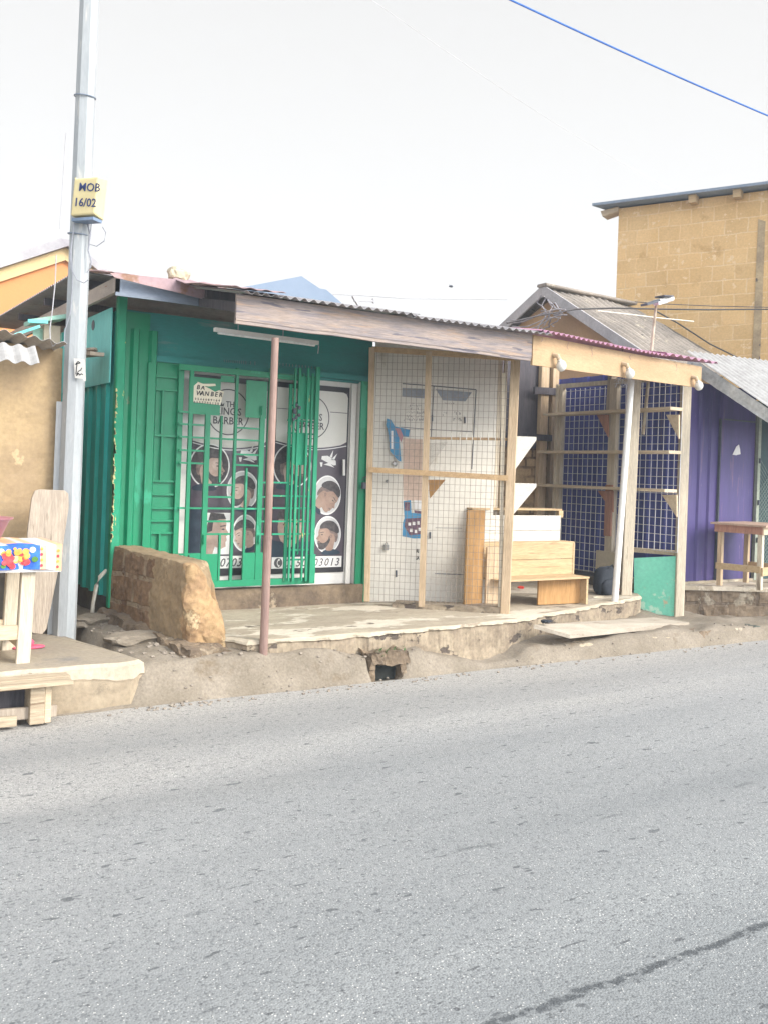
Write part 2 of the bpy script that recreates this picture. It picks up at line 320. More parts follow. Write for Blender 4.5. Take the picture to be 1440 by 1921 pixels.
asbest = M('old_corrugated_grey', (.32, .28, .24), (.21, .185, .16), scale=1.6, rough=.9, bump=.4, bscale=15, c3=(.42, .37, .29), t3=.60, s3=4, w3=.06, fine=.18, stretch=(1, 1, 1), c4=(.10, .09, .08), t4=.66, s4=7)
tanw = M('tan_plaster', (.46, .30, .16), (.40, .27, .16), scale=1.5, rough=.85, fine=.06)
beigew = M('beige_mud_plaster', (.42, .31, .175), (.34, .25, .15), scale=2.4, rough=.95, bump=.35, bscale=12, c3=(.27, .20, .13), t3=.58, s3=1.8, w3=.2, fine=.1, c4=(.50, .37, .22), t4=.63, s4=5)
darkbase = M('dark_mottled_base', (.10, .085, .07), (.15, .12, .09), scale=6, rough=.95, bump=.7, bscale=16)
purp = M('purple_steel', (.072, .050, .18), (.05, .04, .14), scale=1.6, rough=.5, fine=.1, stretch=(4, 4, .35), c3=(.24, .14, .17), t3=.58, s3=1.9, w3=.16, c4=(.30, .24, .30), t4=.68, s4=7, bump=.1, spec=.4)
bluefar = M('blue_roof_far', (.20, .26, .35), (.17, .23, .32), scale=1, rough=.6, fine=.04)
clothm = None
pinkpl = M('pink_plastic', (.35, .15, .17), (.32, .14, .16), scale=3, rough=.4, fine=.03, spec=.5)
slipm = M('pink_rubber', (.62, .10, .17), rough=.6)
redp = M('red_plastic', (.6, .05, .03), rough=.5)
bagm = M('navy_black_cloth', (.018, .022, .03), (.03, .035, .045), scale=12, rough=.8, bump=.3, bscale=50)
mint = M('mint_paint', (.22, .62, .46), (.17, .55, .40), scale=2, rough=.7, bump=.1, c3=(.56, .38, .24), t3=.60, s3=2.6, w3=.05, fine=.08, c4=(.42, .64, .50), t4=.6, s4=3)
creamb = M('cream_board', (.52, .46, .35), (.46, .40, .30), scale=2.5, rough=.8, fine=.06, c3=(.34, .26, .17), t3=.64, s3=3, w3=.1)
whitepole = M('white_painted_pole', (.78, .77, .74), (.70, .69, .66), scale=3, rough=.5, fine=.05)
bulbm = M('bulb_glass', (.80, .78, .72), rough=.2, fine=.02, spec=.6)
brass = M('lamp_holder', (.55, .42, .28), rough=.5)
tubem = M('tube_lamp', (.72, .74, .74), rough=.3)
bluecab = M('blue_cable', (.06, .17, .55), rough=.5)
greycab = M('grey_cable', (.42, .42, .44), rough=.6)
skycab = M('pale_thin_cable', (.62, .62, .64), rough=.6)
blackcab = M('black_cable', (.05, .045, .045), rough=.6)
pvcm = M('pvc_white', (.72, .68, .58), rough=.5)
steel = M('padlock_steel', (.35, .35, .34), rough=.35, metal=.7)
posterb = M('poster_blue', (.05, .20, .36), (.07, .26, .44), scale=6, rough=.5, fine=.06)
leafm = M('weed_leaf', (.06, .12, .035), (.09, .16, .05), scale=20, rough=.7)
mouthshade = M('drain_shade', (.02, .022, .02), rough=.9)  # black stands in for the shade inside the drain mouth
chalk = M('pale_mark', (.20, .30, .30), rough=.8)
# ------------------------------------------------------------------ ground, road
def road_mat():
    m = D.materials.new('asphalt'); m.use_nodes = True; t = m.node_tree; n = t.nodes; l = t.links; bs = n['Principled BSDF']; bs.inputs['Roughness'].default_value = .9; bs.inputs['Specular IOR Level'].default_value = .25
    tcn = n.new('ShaderNodeTexCoord'); V = tcn.outputs['Object']
    def noi(sc, det=5, r=.6, st=None):
        v = V
        if st: mp = n.new('ShaderNodeMapping'); mp.inputs['Scale'].default_value = st; l.new(V, mp.inputs[0]); v = mp.outputs[0]
        q = n.new('ShaderNodeTexNoise'); q.inputs['Scale'].default_value = sc; q.inputs['Detail'].default_value = det; q.inputs['Roughness'].default_value = r; l.new(v, q.inputs['Vector']); return q.outputs['Fac']
    def rng(f, a, b, c=0, d=1):
        q = n.new('ShaderNodeMapRange'); q.inputs[1].default_value = a; q.inputs[2].default_value = b; q.inputs[3].default_value = c; q.inputs[4].default_value = d; l.new(f, q.inputs[0]); return q.outputs[0]
    def mix(f, a, b, mode='MIX'):
        q = n.new('ShaderNodeMix'); q.data_type = 'RGBA'; q.blend_type = mode
        for s_, v_ in ((q.inputs[0], f), (q.inputs[6], a), (q.inputs[7], b)):
            if hasattr(v_, 'is_linked'): l.new(v_, s_)
            elif isinstance(v_, tuple): s_.default_value = (*v_, 1)
            else: s_.default_value = v_
        return q.outputs[2]
    def mth(op, a, b):
        q = n.new('ShaderNodeMath'); q.operation = op
        for i, v_ in enumerate((a, b)):
            if hasattr(v_, 'is_linked'): l.new(v_, q.inputs[i])
            else: q.inputs[i].default_value = v_
        return q.outputs[0]
    base = mix(rng(noi(.8, 4, .5, (.35, 1, 1)), .35, .65), (.172, .183, .188), (.202, .212, .216))
    sep = n.new('ShaderNodeSeparateXYZ'); l.new(V, sep.inputs[0])
    # sand carried onto the road from the verge
    ysum = mth('ADD', sep.outputs[1], mth('MULTIPLY', rng(noi(1.3, 5, .6, (.4, 1, 1)), 0, 1, -.5, .5), 1.6))
    ysum = mth('SUBTRACT', ysum, mth('MULTIPLY', sep.outputs[0], .10))
    base = mix(rng(ysum, 3.9, 5.7, 0, .92), base, (.335, .305, .26))
    base = mix(rng(mth('ADD', sep.outputs[1], mth('MULTIPLY', noi(.7, 5, .6, (.3, 1, 1)), 1.2)), 2.4, 5.4, 0, .6), base, (.265, .262, .258))
    vo = n.new('ShaderNodeTexVoronoi'); vo.inputs['Scale'].default_value = 105; vo.inputs['Randomness'].default_value = 1; l.new(V, vo.inputs['Vector'])
    sp = n.new('ShaderNodeSeparateColor'); l.new(vo.outputs['Color'], sp.inputs[0])
    base = mix(rng(sp.outputs[0], .0, 1, 0, 1), base, mix(1.0, base, (1.35, 1.35, 1.33), 'MULTIPLY'))
    grain = mth('MULTIPLY', rng(sp.outputs[1], .84, .87), rng(vo.outputs['Distance'], .30, .20))
    base = mix(grain, base, (.62, .61, .58))
    dk = mth('MULTIPLY', rng(sp.outputs[2], .86, .90), .55)
    base = mix(dk, base, (.07, .075, .08))
    # pits and oil flecks, elongated along the traffic
    base = mix(rng(noi(11, 3, .5, (.55, 1.2, 1)), .705, .73, 0, .75), base, (.08, .085, .09))
    base = mix(rng(noi(3.2, 4, .6, (.25, 1.6, 1)), .69, .74, 0, .5), base, (.09, .095, .10))
    base = mix(rng(noi(38, 2, .5, (.6, 1.2, 1)), .70, .74, 0, .8), base, (.06, .06, .065))
    # old tar seam across the near lane
    sA = PZ(925, 1925, 0); sB = PZ(1455, 1730, 0); sd = (sB - sA).normalized(); nrm = Vector((-sd.y, sd.x, 0))
    dn = n.new('ShaderNodeVectorMath'); dn.operation = 'DOT_PRODUCT'; l.new(V, dn.inputs[0]); dn.inputs[1].default_value = nrm
    dist = mth('ADD', mth('SUBTRACT', dn.outputs['Value'], nrm.dot(sA)), mth('MULTIPLY', rng(noi(5, 8, .8), 0, 1, -.5, .5), .13))
    seamf = mth('MULTIPLY', rng(mth('ABSOLUTE', dist, 0), .012, .024, 1, 0), rng(noi(22, 3, .6), .40, .50, .25, 1))
    base = mix(mth('MULTIPLY', seamf, .92), base, (.045, .05, .055))
    dn2 = mth('SUBTRACT', dist, 1.05); base = mix(mth('MULTIPLY', mth('MULTIPLY', rng(mth('ABSOLUTE', dn2, 0), .0, .02, 1, 0), rng(noi(2.2, 3, .5), .56, .62)), .6), base, (.06, .065, .07))
    # tyre-polished bands along the traffic
    base = mix(rng(noi(.9, 3, .5, (.06, 1.0, 1)), .42, .62, 0, .45), base, (.130, .140, .146))
    base = mix(rng(noi(19, 3, .55, (.5, 1.3, 1)), .655, .685, 0, .8), base, (.08, .085, .09))
    l.new(base, bs.inputs['Base Color'])
    bp = n.new('ShaderNodeBump'); bp.inputs['Strength'].default_value = .55; bp.inputs['Distance'].default_value = .004
    l.new(mth('ADD', rng(vo.outputs['Distance'], 0, .6, 1, 0), noi(30)), bp.inputs['Height']); l.new(bp.outputs[0], bs.inputs['Normal'])
    return m
def axis(lo, hi, step, far):
    a = []; x = lo
    while x < hi + 1e-6: a.append(x); x += step
    L = []; d = step; x = lo
    while x > -far: d *= 1.6; x -= d; L.append(x)
    R_ = []; d = step; x = hi
    while x < far: d *= 1.6; x += d; R_.append(x)
    return L[::-1] + a + R_
DX = PZ(722, 1262, .05).x
def sstep(a, b, x): t = max(0, min(1, (x - a) / (b - a))); return t * t * (3 - 2 * t)
def gz(x, y):
    if y < 5.7: return -.02
    e = 5.97 + .03 * noise.noise(Vector((x * 2.3, 0, 0)))
    lump = .045 * noise.noise(Vector((x * 3, y * 3, 1))) + .012 * noise.noise(Vector((x * 11, y * 11, 4)))
    top = .27 if x < 4.0 else .27 - .17 * sstep(4.0, 5.0, x)
    if x > 5.0: top = .10 + .05 * sstep(5.0, 5.8, x)
    ramp = sstep(e, e + (.20 if x < 4.2 else .10 + .04), y)
    z = -.02 + (top + .02) * ramp + lump * sstep(e, e + .1, y)
    hd = abs(x - DX)
    if hd < .14 and y < 6.2: z = -.015
    elif hd < .5: z = z + (.19 - z) * sstep(5.98, 6.06, y) * (1 - sstep(.2, .5, hd))
    if x < 2.0: z = -.02 + .1 * ramp
    if 2.0 < x < 3.0 and y > 6.3: z += .04 * sstep(6.3, 7, y)
    if 4.3 < x < 5.35: z -= .04
    if x > 8.6 and y > 6.5: z -= .02
    return z
xs = axis(1.6, 10.5, .06, 450); ys = axis(5.6, 8.0, .03, 450)
g = MB(); R_ = len(xs)
g.add([(x, y, gz(x, y) if (y < 9 and -5 < x < 14) else (-.02 if y < 9 else .05)) for y in ys for x in xs], [(j*R_+i, j*R_+i+1, (j+1)*R_+i+1, (j+1)*R_+i) for j in range(len(ys)-1) for i in range(R_-1)])
struct('ground', g, earth, 'sandy earth verge between the road and the kiosks', smooth=True)
rd = MB(); n_ = 400; vs = []
for i in range(n_ + 1):
    x = -6 + 22 * i / n_; vs.append((x, 6.0 + .035 * noise.noise(Vector((x * 1.7, 3, 0))) + .02 * noise.noise(Vector((x * 6, 3, 0))), .004))
vs = [(-400, 6.0, .004)] + vs + [(400, 6.0, .004)]; k = len(vs)
rd.add(vs + [(p[0], -9, .004) for p in vs], [(i, i + k, i + 1 + k, i + 1) for i in range(k - 1)])
road = struct('road', rd, road_mat(), 'grey asphalt road filling the foreground', origin=(0, 0, 0))
rimc = M('cement_rim', (.45, .395, .305), (.37, .32, .24), scale=4, rough=.95, bump=.5, bscale=20, c3=(.28, .23, .17), t3=.62, s3=5, fine=.12)
apronf = M('apron_face', (.33, .27, .19), (.27, .215, .15), scale=4, rough=.95, bump=.5, bscale=16, c3=(.20, .165, .12), t3=.60, s3=3, w3=.1, fine=.16)
# ------------------------------------------------------------------ slabs
def slab(outline, zt, zb, rough=.012, step=.03, lip=.02, rim=.06):
    random.seed(3)
    pts = []
    k = len(outline)
    for i in range(k):
        a = Vector((*outline[i], 0)); b = Vector((*outline[(i + 1) % k], 0)); m = max(1, int((b - a).length / step))
        for j in range(m): pts.append(a.lerp(b, j / m))
    n0 = len(pts); cen = sum(pts, Vector()) / n0; rows = [(zt, lip), (zt - lip * .7, .0), (zt - rim, -.004), (zt - rim - .012, .012), ((zt * .5 + zb * .5), .012), (zt * .25 + zb * .75, .0), (zb, -.0)]
    mb = MB(); vs = []
    for ri, (z, ins) in enumerate(rows):
        for p in pts:
            d = (cen - p).normalized(); nz = noise.noise(Vector((p.x * 5, p.y * 5, z * 6))) + .6 * noise.noise(Vector((p.x * 17, p.y * 17, z * 15))); n2 = noise.noise(Vector((p.x * 2.2, p.y * 2.2, 4)))
            q = p + d * (ins + rough * nz * (1 if ri < 2 else 2.2)); zz = z + (.006 * nz if ri < 2 else 0) + (rim * .5 * n2 + rim * .25 * nz if ri in (2, 3) else 0); vs.append((q.x, q.y, min(zz, zt + .004)))
    fs = [tuple(range(n0))]
    for r in range(len(rows) - 1):
        for i in range(n0): fs.append((r*n0+i, (r+1)*n0+i, (r+1)*n0+(i+1) % n0, r*n0+(i+1) % n0))
    o = len(mb.v); mb.v += [Vector(q) for q in vs]; mb.f += fs; mb.m += [0] + [1] * (2 * n0) + [2] * (n0 * (len(rows) - 3))
    return mb
q = PZ(960, 1163, .35)
struct('pavement', slab([(2.72, 6.42), (2.86, 6.22), (3.1, 6.17), (4.2, 6.165), (q.x, q.y), (5.9, 6.42), (6.5, 6.58), (7.1, 6.78), (7.6, 6.92), (7.95, 7.1), (8.12, 7.3), (8.12, 8.9), (2.3, 8.9), (2.3, 7.7), (2.75, 7.5)], .35, -.1, rough=.016, rim=.026), [conc, rimc, concf], 'cracked raised concrete porch slab in front of the green kiosk')
struct('pavement', slab([(-4, 6.04), (1.2, 6.04), (1.95, 6.045), (2.05, 6.10), (2.0, 6.35), (1.86, 6.9), (1.78, 7.32), (-4, 7.34)], .30, -.1, rough=.009, lip=.035, rim=.095), [apron, rimc, apronf], 'beige concrete apron at left with rounded broken corner')
# ------------------------------------------------------------------ green kiosk
kx0, kx1, KY = 2.25, 4.74, 7.64
K = thing('barber_kiosk', 'green painted metal barber kiosk with barred door and portrait posters', 'kiosk', (3.5, 7.7, .35))
# side wall: ribbed steel sheet
sw = MB(); y = KY + .02
prof = []; yy = KY + .03
while yy < 12.2: prof += [(yy, 0), (yy + .12, 0), (yy + .14, .028), (yy + .20, .028), (yy + .22, 0)]; yy += .26
for i in range(len(prof) - 1):
    (a, da), (b, db) = prof[i], prof[i + 1]
    sw.add([(kx0 - da, a, .5), (kx0 - db, b, .5), (kx0 - db, b, 2.86), (kx0 - da, a, 2.86)], [(0, 1, 2, 3)])
sw.box(kx0 + .002, kx0 + .03, KY + .03, 12.2, .5, 2.86)
sidew = part('side_wall', sw, teal, K)
up_ = MB(); a = PX(216, 566, kx0 - .036); b_ = PX(214, 716, kx0 - .036)
up_.box(kx0 - .042, kx0 - .032, KY + .04, 9.25, b_.z, 2.88)
upp = part('upper_panel', up_, tealp, K, 'pale turquoise sheet over the dark side wall')
vh = MB(); c = PX(175, 610, kx0 - .045); 
vh.add([(kx0 - .046, c.y + .045 * math.cos(t * math.pi / 12), c.z + .045 * math.sin(t * math.pi / 12)) for t in range(24)] + [(kx0 - .043, c.y + .045 * math.cos(t * math.pi / 12), c.z + .045 * math.sin(t * math.pi / 12)) for t in range(24)], [tuple(range(24))] + [(i, (i+1) % 24, (i+1) % 24 + 24, i + 24) for i in range(24)])
part('vent_hole', vh, greyd, K)
part('plinth', MB().box(kx0 + .0, kx0 + .5, KY + .35, 12.2, -.05, .5), darkbase, K)
# front: corner post, ribbed cladding
pe_ = MB(); random.seed(31)
for i in range(110):
    z = random.uniform(.95, 1.75) if i < 90 else random.uniform(1.7, 2.2); h_ = random.uniform(.012, .045); w0_ = random.uniform(.006, .026)
    pe_.prism([(kx0 - .009, KY - .0385, z), (kx0 - .009 + w0_, KY - .0385, z + .006), (kx0 - .009 + w0_ * .6, KY - .0385, z + h_), (kx0 - .009, KY - .0385, z + h_ * 1.1)], (0, -.001, 0))
part('peeled_paint', pe_, M('peeled_yellow', (.62, .56, .25), (.50, .46, .22), scale=30, rough=.9), K, 'ragged yellow patches where the corner paint has peeled')
part('corner_post', MB().bar((kx0 + .03, KY, .42), (kx0 + .03, KY, 2.97), .075, .075, bev=.12), greenw, K, 'green corner post with paint worn to yellow')
fw = MB()
x275 = PY(277, 800, KY).x; x338 = PY(338, 800, KY).x; xr0 = PY(673, 900, KY).x; xr1 = kx1
fw.box(kx0 + .07, x275, KY + .02, KY + .05, .42, 2.86)
for xx in (kx0 + .115, kx0 + .27): fw.prism([(xx, KY + .02, .42), (xx + .02, KY - .015, .42), (xx + .06, KY - .015, .42), (xx + .08, KY + .02, .42)], (0, 0, 2.30))
part('front_wall', fw, green, K)
lp = MB(); lp.box(x275, x338 + .02, KY + .03, KY + .05, .42, 2.50)
lat = part('lattice_panel', lp, green, K)
def fb(mb, x0, y0, x1, y1, wd, Y, th=.022, bev=0):     # flat bar in a facade-parallel plane between two photo points
    a = PY(x0, y0, Y); b = PY(x1, y1, Y); mb.bar(a, b, th, wd, ref=(0, 1, 0)); return mb
def vb(mb, x, y0, y1, wd, Y, th=.022):   # a plumb bar, read at photo x halfway down
    c = PY(x, (y0 + y1) / 2, Y); a = PY(x, y0, Y).z; b = PY(x, y1, Y).z; mb.bar((c.x, Y, min(a, b)), (c.x, Y, max(a, b)), wd, th, ref=(1, 0, 0)); return mb
def hb(mb, x0, x1, y, wd, Y, th=.020):   # a level bar, read at photo y at its left end
    a = PY(x0, y, Y); b = PY(x1, y, Y); mb.bar((a.x, Y, a.z), (b.x, Y, a.z), th, wd, ref=(0, 1, 0)); return mb
lb = MB(); Yl = KY + .005
vb(lb, 277, 680, 1040, .05, Yl, .05); vb(lb, 334, 690, 1040, .045, Yl, .05)
for yy in (704, 729, 816, 902, 927, 953, 977, 1000): hb(lb, 279, 333, yy, .016, Yl + .006)
vb(lb, 305, 731, 814, .016, Yl + .004); vb(lb, 303, 818, 900, .016, Yl + .004); vb(lb, 299, 1002, 1045, .016, Yl + .004)
part('lattice_bars', lb, green, lat)
ln = MB(); zL = PY(400, 688, KY).z
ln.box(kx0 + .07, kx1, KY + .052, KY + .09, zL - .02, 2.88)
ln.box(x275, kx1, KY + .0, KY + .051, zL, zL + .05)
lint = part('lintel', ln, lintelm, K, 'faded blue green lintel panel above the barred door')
mk = MB()
for i, x in enumerate(list(range(421, 462, 4)) + [470, 478]): 
    p = PY(x, 678 + (x - 421) * .06, KY + .048); mk.box(p.x, p.x + .006, KY + .046, KY + .0515, p.z - .02, p.z + .015)
for i, x in enumerate(range(525, 600, 6)):
    p = PY(x, 683 + (x - 525) * .10, KY + .048); mk.box(p.x, p.x + .005, KY + .046, KY + .0515, p.z - .012, p.z + .01)
part('worn_lettering', mk, chalk, lint)
rc = MB(); rc.box(xr0, xr1, KY + .0, KY + .05, .36, zL + .0)
rc.bar(((xr0 + xr1) / 2 + .02, KY - .02, .36), ((xr0 + xr1) / 2 + .02, KY - .02, 2.7), .035, .035, bev=.3)
rcol = part('right_column', rc, green, K)
lk = MB(); p = PY(684, 905, KY - .04)
lk.tube([p + Vector((-.03 * math.cos(t) + 0, -.01, .035 * math.sin(t) + .02)) for t in [math.pi * i / 8 for i in range(9)]], .005, 6)
lk.box(p.x - .035, p.x + .035, p.y - .03, p.y, p.z - .06, p.z)
part('padlock', lk, greyd, rcol)
part('sill', MB().box(x275, kx1, KY - .03, KY + .3, .34, PY(440, 1101, 7.55).z - .03), footm, K)
# doors with vinyl posters
YD = KY + .075
part('door_frame', MB().box(x338 - .02, xr0 + .02, YD + .012, YD + .04, .42, zL), white, K)
def door(x0, x1, seed):    # photo x range at mid height
    X0 = PY(x0, 880, YD).x; X1 = PY(x1, 880, YD).x
    zt = PY(x0, 712 if seed == 0 else 727, YD).z; zt = 2.40; zb = .66; Xc = (X0 + X1) / 2
    d = part('glass_door', MB().box(X0, X1, YD - .002, YD + .010, zb - .02, zt), vblack, K, 'glass door covered by a dark vinyl barber poster')
    o = .018; bgm = MB()
    bgm.box(X0 + o, X1 - o, YD - .004, YD - .0025, zb + .12, zt - .05)
    part('dark_background', bgm, vdark, d)
    zc = PY(x0, 826, YD).z                       # lower edge of the cream field, sagging in the middle
    cf = MB(); pts = []
    rr = .05
    pts += [(X0 + o, YD - .0055, zc + .0), ]
    for i in range(1, 12): t = i / 12; pts.append((X0 + o + (X1 - X0 - 2*o) * t, YD - .0055, zc - .05 * math.sin(math.pi * t)))
    pts += [(X1 - o, YD - .0055, zc + .02), (X1 - o, YD - .0055, zt - .05 - rr), (X1 - o - rr * .3, YD - .0055, zt - .05 - rr * .3), (X1 - o - rr, YD - .0055, zt - .05), (X0 + o, YD - .0055, zt - .05)]
    cf.prism(pts, (0, .0012, 0)); part('cream_field', cf, cream, d)
    lc = MB(); ps = [Vector((X0 + o + (X1 - X0 - 2*o) * i / 12, YD - .006, zc - .018 - .05 * math.sin(math.pi * i / 12))) for i in range(13)]
    for i in range(12): lc.bar(ps[i], ps[i + 1], .002, .008, ref=(0, 1, 0))
    part('curved_line', lc, vwhite, d)
    return d, X0, X1, zt, zb, zc, o
def chai(p, n=2):
    for _ in range(n):
        q = []
        for i in range(len(p)):
            a, b = p[i], p[(i + 1) % len(p)]; q += [(a[0] * .75 + b[0] * .25, a[1] * .75 + b[1] * .25), (a[0] * .25 + b[0] * .75, a[1] * .25 + b[1] * .75)]
        p = q
    return p
def head(mb, c, s, flip=1, tilt=0, beard=True, skin=0, Y=None):
    # mb materials: 0 backdrop 1 white 2 skin 3 hair 4 shirt
    def tr(pts, lift):
        ct, st = math.cos(tilt), math.sin(tilt); r = []
        for x, z in chai(list(pts)) if len(pts) > 2 else pts:
            X_, Z_ = x * ct - z * st, x * st + z * ct
            r.append((c.x + flip * X_ * s, Y - lift, c.z + Z_ * s))
        return r
    mb.mat(4).prism(tr([(-.45, -1.0), (-.2, -.72), (.3, -.66), (.8, -.8), (.82, -1.0)], .0012), (0, .0005, 0))
    mb.mat(2).prism(tr([(-.5, .5), (-.60, .22), (-.56, .12), (-.62, 0), (-.74, -.12), (-.60, -.18), (-.64, -.26), (-.60, -.32), (-.63, -.40), (-.54, -.45), (-.56, -.58), (-.38, -.66), (-.1, -.56), (-.12, -.78), (.35, -.78), (.42, -.3), (.62, .1), (.6, .5), (.2, .75), (-.3, .72)], .002), (0, .0005, 0))
    mb.mat(3).prism(tr([(-.52, .42), (-.50, .62), (-.25, .84), (.12, .90), (.48, .76), (.70, .42), (.70, .20), (.56, .16), (.30, .30), (.12, .34), (.02, .40), (-.06, .46), (-.38, .44)], .0028), (0, .0005, 0))
    mb.mat(5).prism(tr([(-.1, .5), (.1, .32), (.16, .18), (.38, .14), (.48, -.1), (.44, -.36), (.60, -.26), (.66, .1), (.5, .4), (.1, .6)], .0024), (0, .0005, 0))
    mb.mat(6).prism(tr([(-.50, .36), (-.2, .40), (-.08, .2), (-.15, .0), (-.3, -.12), (-.42, .0), (-.5, .12)], .0024), (0, .0005, 0))
    mb.mat(5).prism(tr([(-.56, -.28), (-.60, -.30), (-.56, -.38), (-.44, -.35), (-.46, -.30)], .0031), (0, .0004, 0)); mb.mat(5).prism(tr([(-.66, -.12), (-.6, -.08), (-.54, -.14), (-.6, -.17)], .0031), (0, .0004, 0))
    if beard: mb.mat(3).prism(tr([(-.62, -.26), (-.63, -.42), (-.56, -.48), (-.58, -.64), (-.36, -.74), (-.06, -.60), (.16, -.22), (.18, .04), (.08, .04), (.02, -.2), (-.2, -.36), (-.42, -.34), (-.50, -.24)], .0028), (0, .0005, 0))
    mb.mat(3).prism(tr([(-.52, .22), (-.30, .27), (-.22, .22), (-.32, .23), (-.5, .19)], .0030), (0, .0004, 0))
    mb.mat(3).prism(tr([(-.46, .10), (-.36, .14), (-.28, .10), (-.36, .07)], .0030), (0, .0004, 0))
    mb.mat(2).prism(tr([(.10, .10), (.20, .16), (.27, .06), (.22, -.12), (.13, -.14)], .0036), (0, .0004, 0))
    mb.mat(3).ring(Vector(tr([(.19, .01)], .004)[0]), .05 * s, .09 * s, .015 * s, th=.0004)
pfade = M('portrait_fade', (.15, .11, .10), (.20, .15, .13), scale=30, rough=.5, fine=.2); phl = M('portrait_highlight', (.47, .355, .30), (.40, .30, .25), scale=12, rough=.4); phl2 = M('portrait_brown_highlight', (.35, .245, .19), (.30, .21, .16), scale=12, rough=.4)
PM = [pbg, vwhite, pskin, phair, pnavy, pfade, phl]; PM2 = [pbg, vwhite, pskin2, phair, pnavy, pfade, phl2]
def portrait(d, px, py, rx, rz, flip=1, tilt=0, beard=True, mats=PM, dark=False, s=None):
    Y = YD - .006; c = PY(px, py, Y); ux = abs(PY(px + rx, py, Y).x - PY(px - rx, py, Y).x) / 2; uz = abs(PY(px, py + rz, Y).z - PY(px, py - rz, Y).z) / 2
    mb = MB(); mb.mat(1).disc(c, ux, uz, th=.0006)
    mb.mat(3 if dark else 0).disc(c + Vector((0, -.0008, 0)), ux - .012, uz - .012, th=.0004)
    sc = (s or min(ux * 1.28, uz * .98)); head(mb, c + Vector((.0, 0, -.1 * uz)), sc, flip, tilt, beard, Y=Y - .001)
    part('portrait', mb, mats, d)
def clipper(d, px, py):
    Y = YD - .007; c = PY(px, py, Y); mb = MB()
    def q(pts): mb.prism([(c.x + x, Y, c.z + z) for x, z in pts], (0, .0008, 0))
    q([(-.08, .03), (-.02, .035), (.07, -.01), (.075, -.05), (.05, -.055), (-.04, -.02), (-.085, 0)])
    q([(.0, .02), (.04, .09), (.03, .02)]); q([(.02, .0), (.085, .06), (.05, -.01)]); q([(-.06, -.05), (0, -.03), (.06, -.075), (.0, -.06)]); q([(-.10, -.03), (-.07, -.03), (-.075, -.07), (-.09, -.07)])
    part('clipper_drawing', mb, vwhite, d)
def logo(d, px, py, x0, x1, zc):
    Y = YD - .0065; c = PY(px, py, Y); mb = MB(); R0 = .205
    mb.ring(c, R0 * .98, R0, .010, th=.0008); cr_ = Vector((c.x, Y, c.z))
    mb.text('THE', .072, cr_ + Vector((.03, -.0005, .045)), align='CENTER', sx=.85, bold=.0012)
    mb.text("KING'S", .092, cr_ + Vector((.0, -.0005, -.025)), align='CENTER', sx=.88, bold=.0012)
    mb.text('BARBER', .092, cr_ + Vector((.0, -.0005, -.108)), align='CENTER', sx=.90, bold=.0012)
    kx = cr_.x - .072; kz = cr_.z + .048      # small crown
    mb.prism([(kx - .025, Y, kz), (kx + .025, Y, kz), (kx + .032, Y, kz + .032), (kx + .014, Y, kz + .014), (kx, Y, kz + .038), (kx - .014, Y, kz + .014), (kx - .032, Y, kz + .032)], (0, .0008, 0))
    z1 = c.z + .06; 
    for a, b in ((x0 + .02, c.x - R0 - .0), (c.x + R0 + .0, x1 - .02)):
        if b - a > .02: mb.box(a, b, Y - .0004, Y + .0004, z1, z1 + .006)
    part('logo', mb, inkg, d)
def strip(d, X0, X1, px, body, o):
    Y = YD - .0055; z0 = PY(px, 1066 if px < 500 else 1065, Y).z; z1 = PY(px, 1043 if px < 500 else 1044, Y).z
    part('phone_strip', MB().box(X0 + o, X1 - o - .01, Y - .0006, Y + .0006, z0, z1), vwhite, d)
    t = MB(); h = (z1 - z0); n = len(body); x_ = X0 + .14; pitch = (X1 - .05 - x_) / n
    for i, ch in enumerate(body): t.text(ch, h * .98, (x_ + pitch * (i + .5), Y - .0012, z0 + h * .14), shear=.25, align='CENTER', sx=.95, bold=.001)
    cc = Vector((X0 + .085, Y - .0012, (z0 + z1) / 2)); t.disc(cc, .042, .045, th=.0004)
    part('phone_number', t, inkg, d)
    hs_ = MB(); c2 = cc + Vector((0, -.001, 0)); ps = [c2 + Vector((.016 - .026 * math.cos(a), 0, .030 * math.sin(a))) for a in [-1.2 + 2.4 * i / 8 for i in range(9)]]
    for i in range(8): hs_.bar(ps[i], ps[i + 1], .0006, .008, ref=(0, 1, 0))
    hs_.disc(ps[0], .009, .009, th=.0004); hs_.disc(ps[-1], .009, .009, th=.0004); part('handset_symbol', hs_, vwhite, d)
d1, X0, X1, zt, zb, zc, o_ = door(356, 500, 0)
logo(d1, 429, 773, X0, X1, zc); strip(d1, X0, X1, 430, '0550703013', o_)
portrait(d1, 394, 874, 38, 42, flip=-1, beard=True, dark=True, s=.20); portrait(d1, 456, 920, 30, 37, flip=1); portrait(d1, 460, 1000, 24, 35, flip=1, tilt=.35, beard=False)
clipper(d1, 468, 852)
bf = MB(); c = PY(408, 1000, YD - .006); 
bf.mat(1).box(c.x - .10, c.x + .13, YD - .0062, YD - .0055, PY(408, 1040, YD).z, PY(408, 962, YD).z)
bf.mat(4).box(X0 + .02, c.x - .101, YD - .0062, YD - .0055, PY(408, 1040, YD).z, PY(408, 955, YD).z)
bf.mat(2).prism([(c.x + a * .2, YD - .0075, c.z + b * .2) for a, b in [(-.5, -.95), (-.5, .3), (-.3, .9), (.3, .85), (.42, .45), (.40, .2), (.56, -.05), (.42, -.15), (.46, -.3), (.40, -.42), (.42, -.6), (.2, -.7), (-.1, -.6), (-.2, -.95)]], (0, .001, 0))
bf.mat(3).prism([(c.x + a * .2, YD - .0082, c.z + b * .2) for a, b in [(-.5, .3), (-.35, .9), (.28, .86), (.40, .62), (.1, .62), (-.2, .5), (-.25, .1), (-.5, 0)]], (0, .0005, 0))
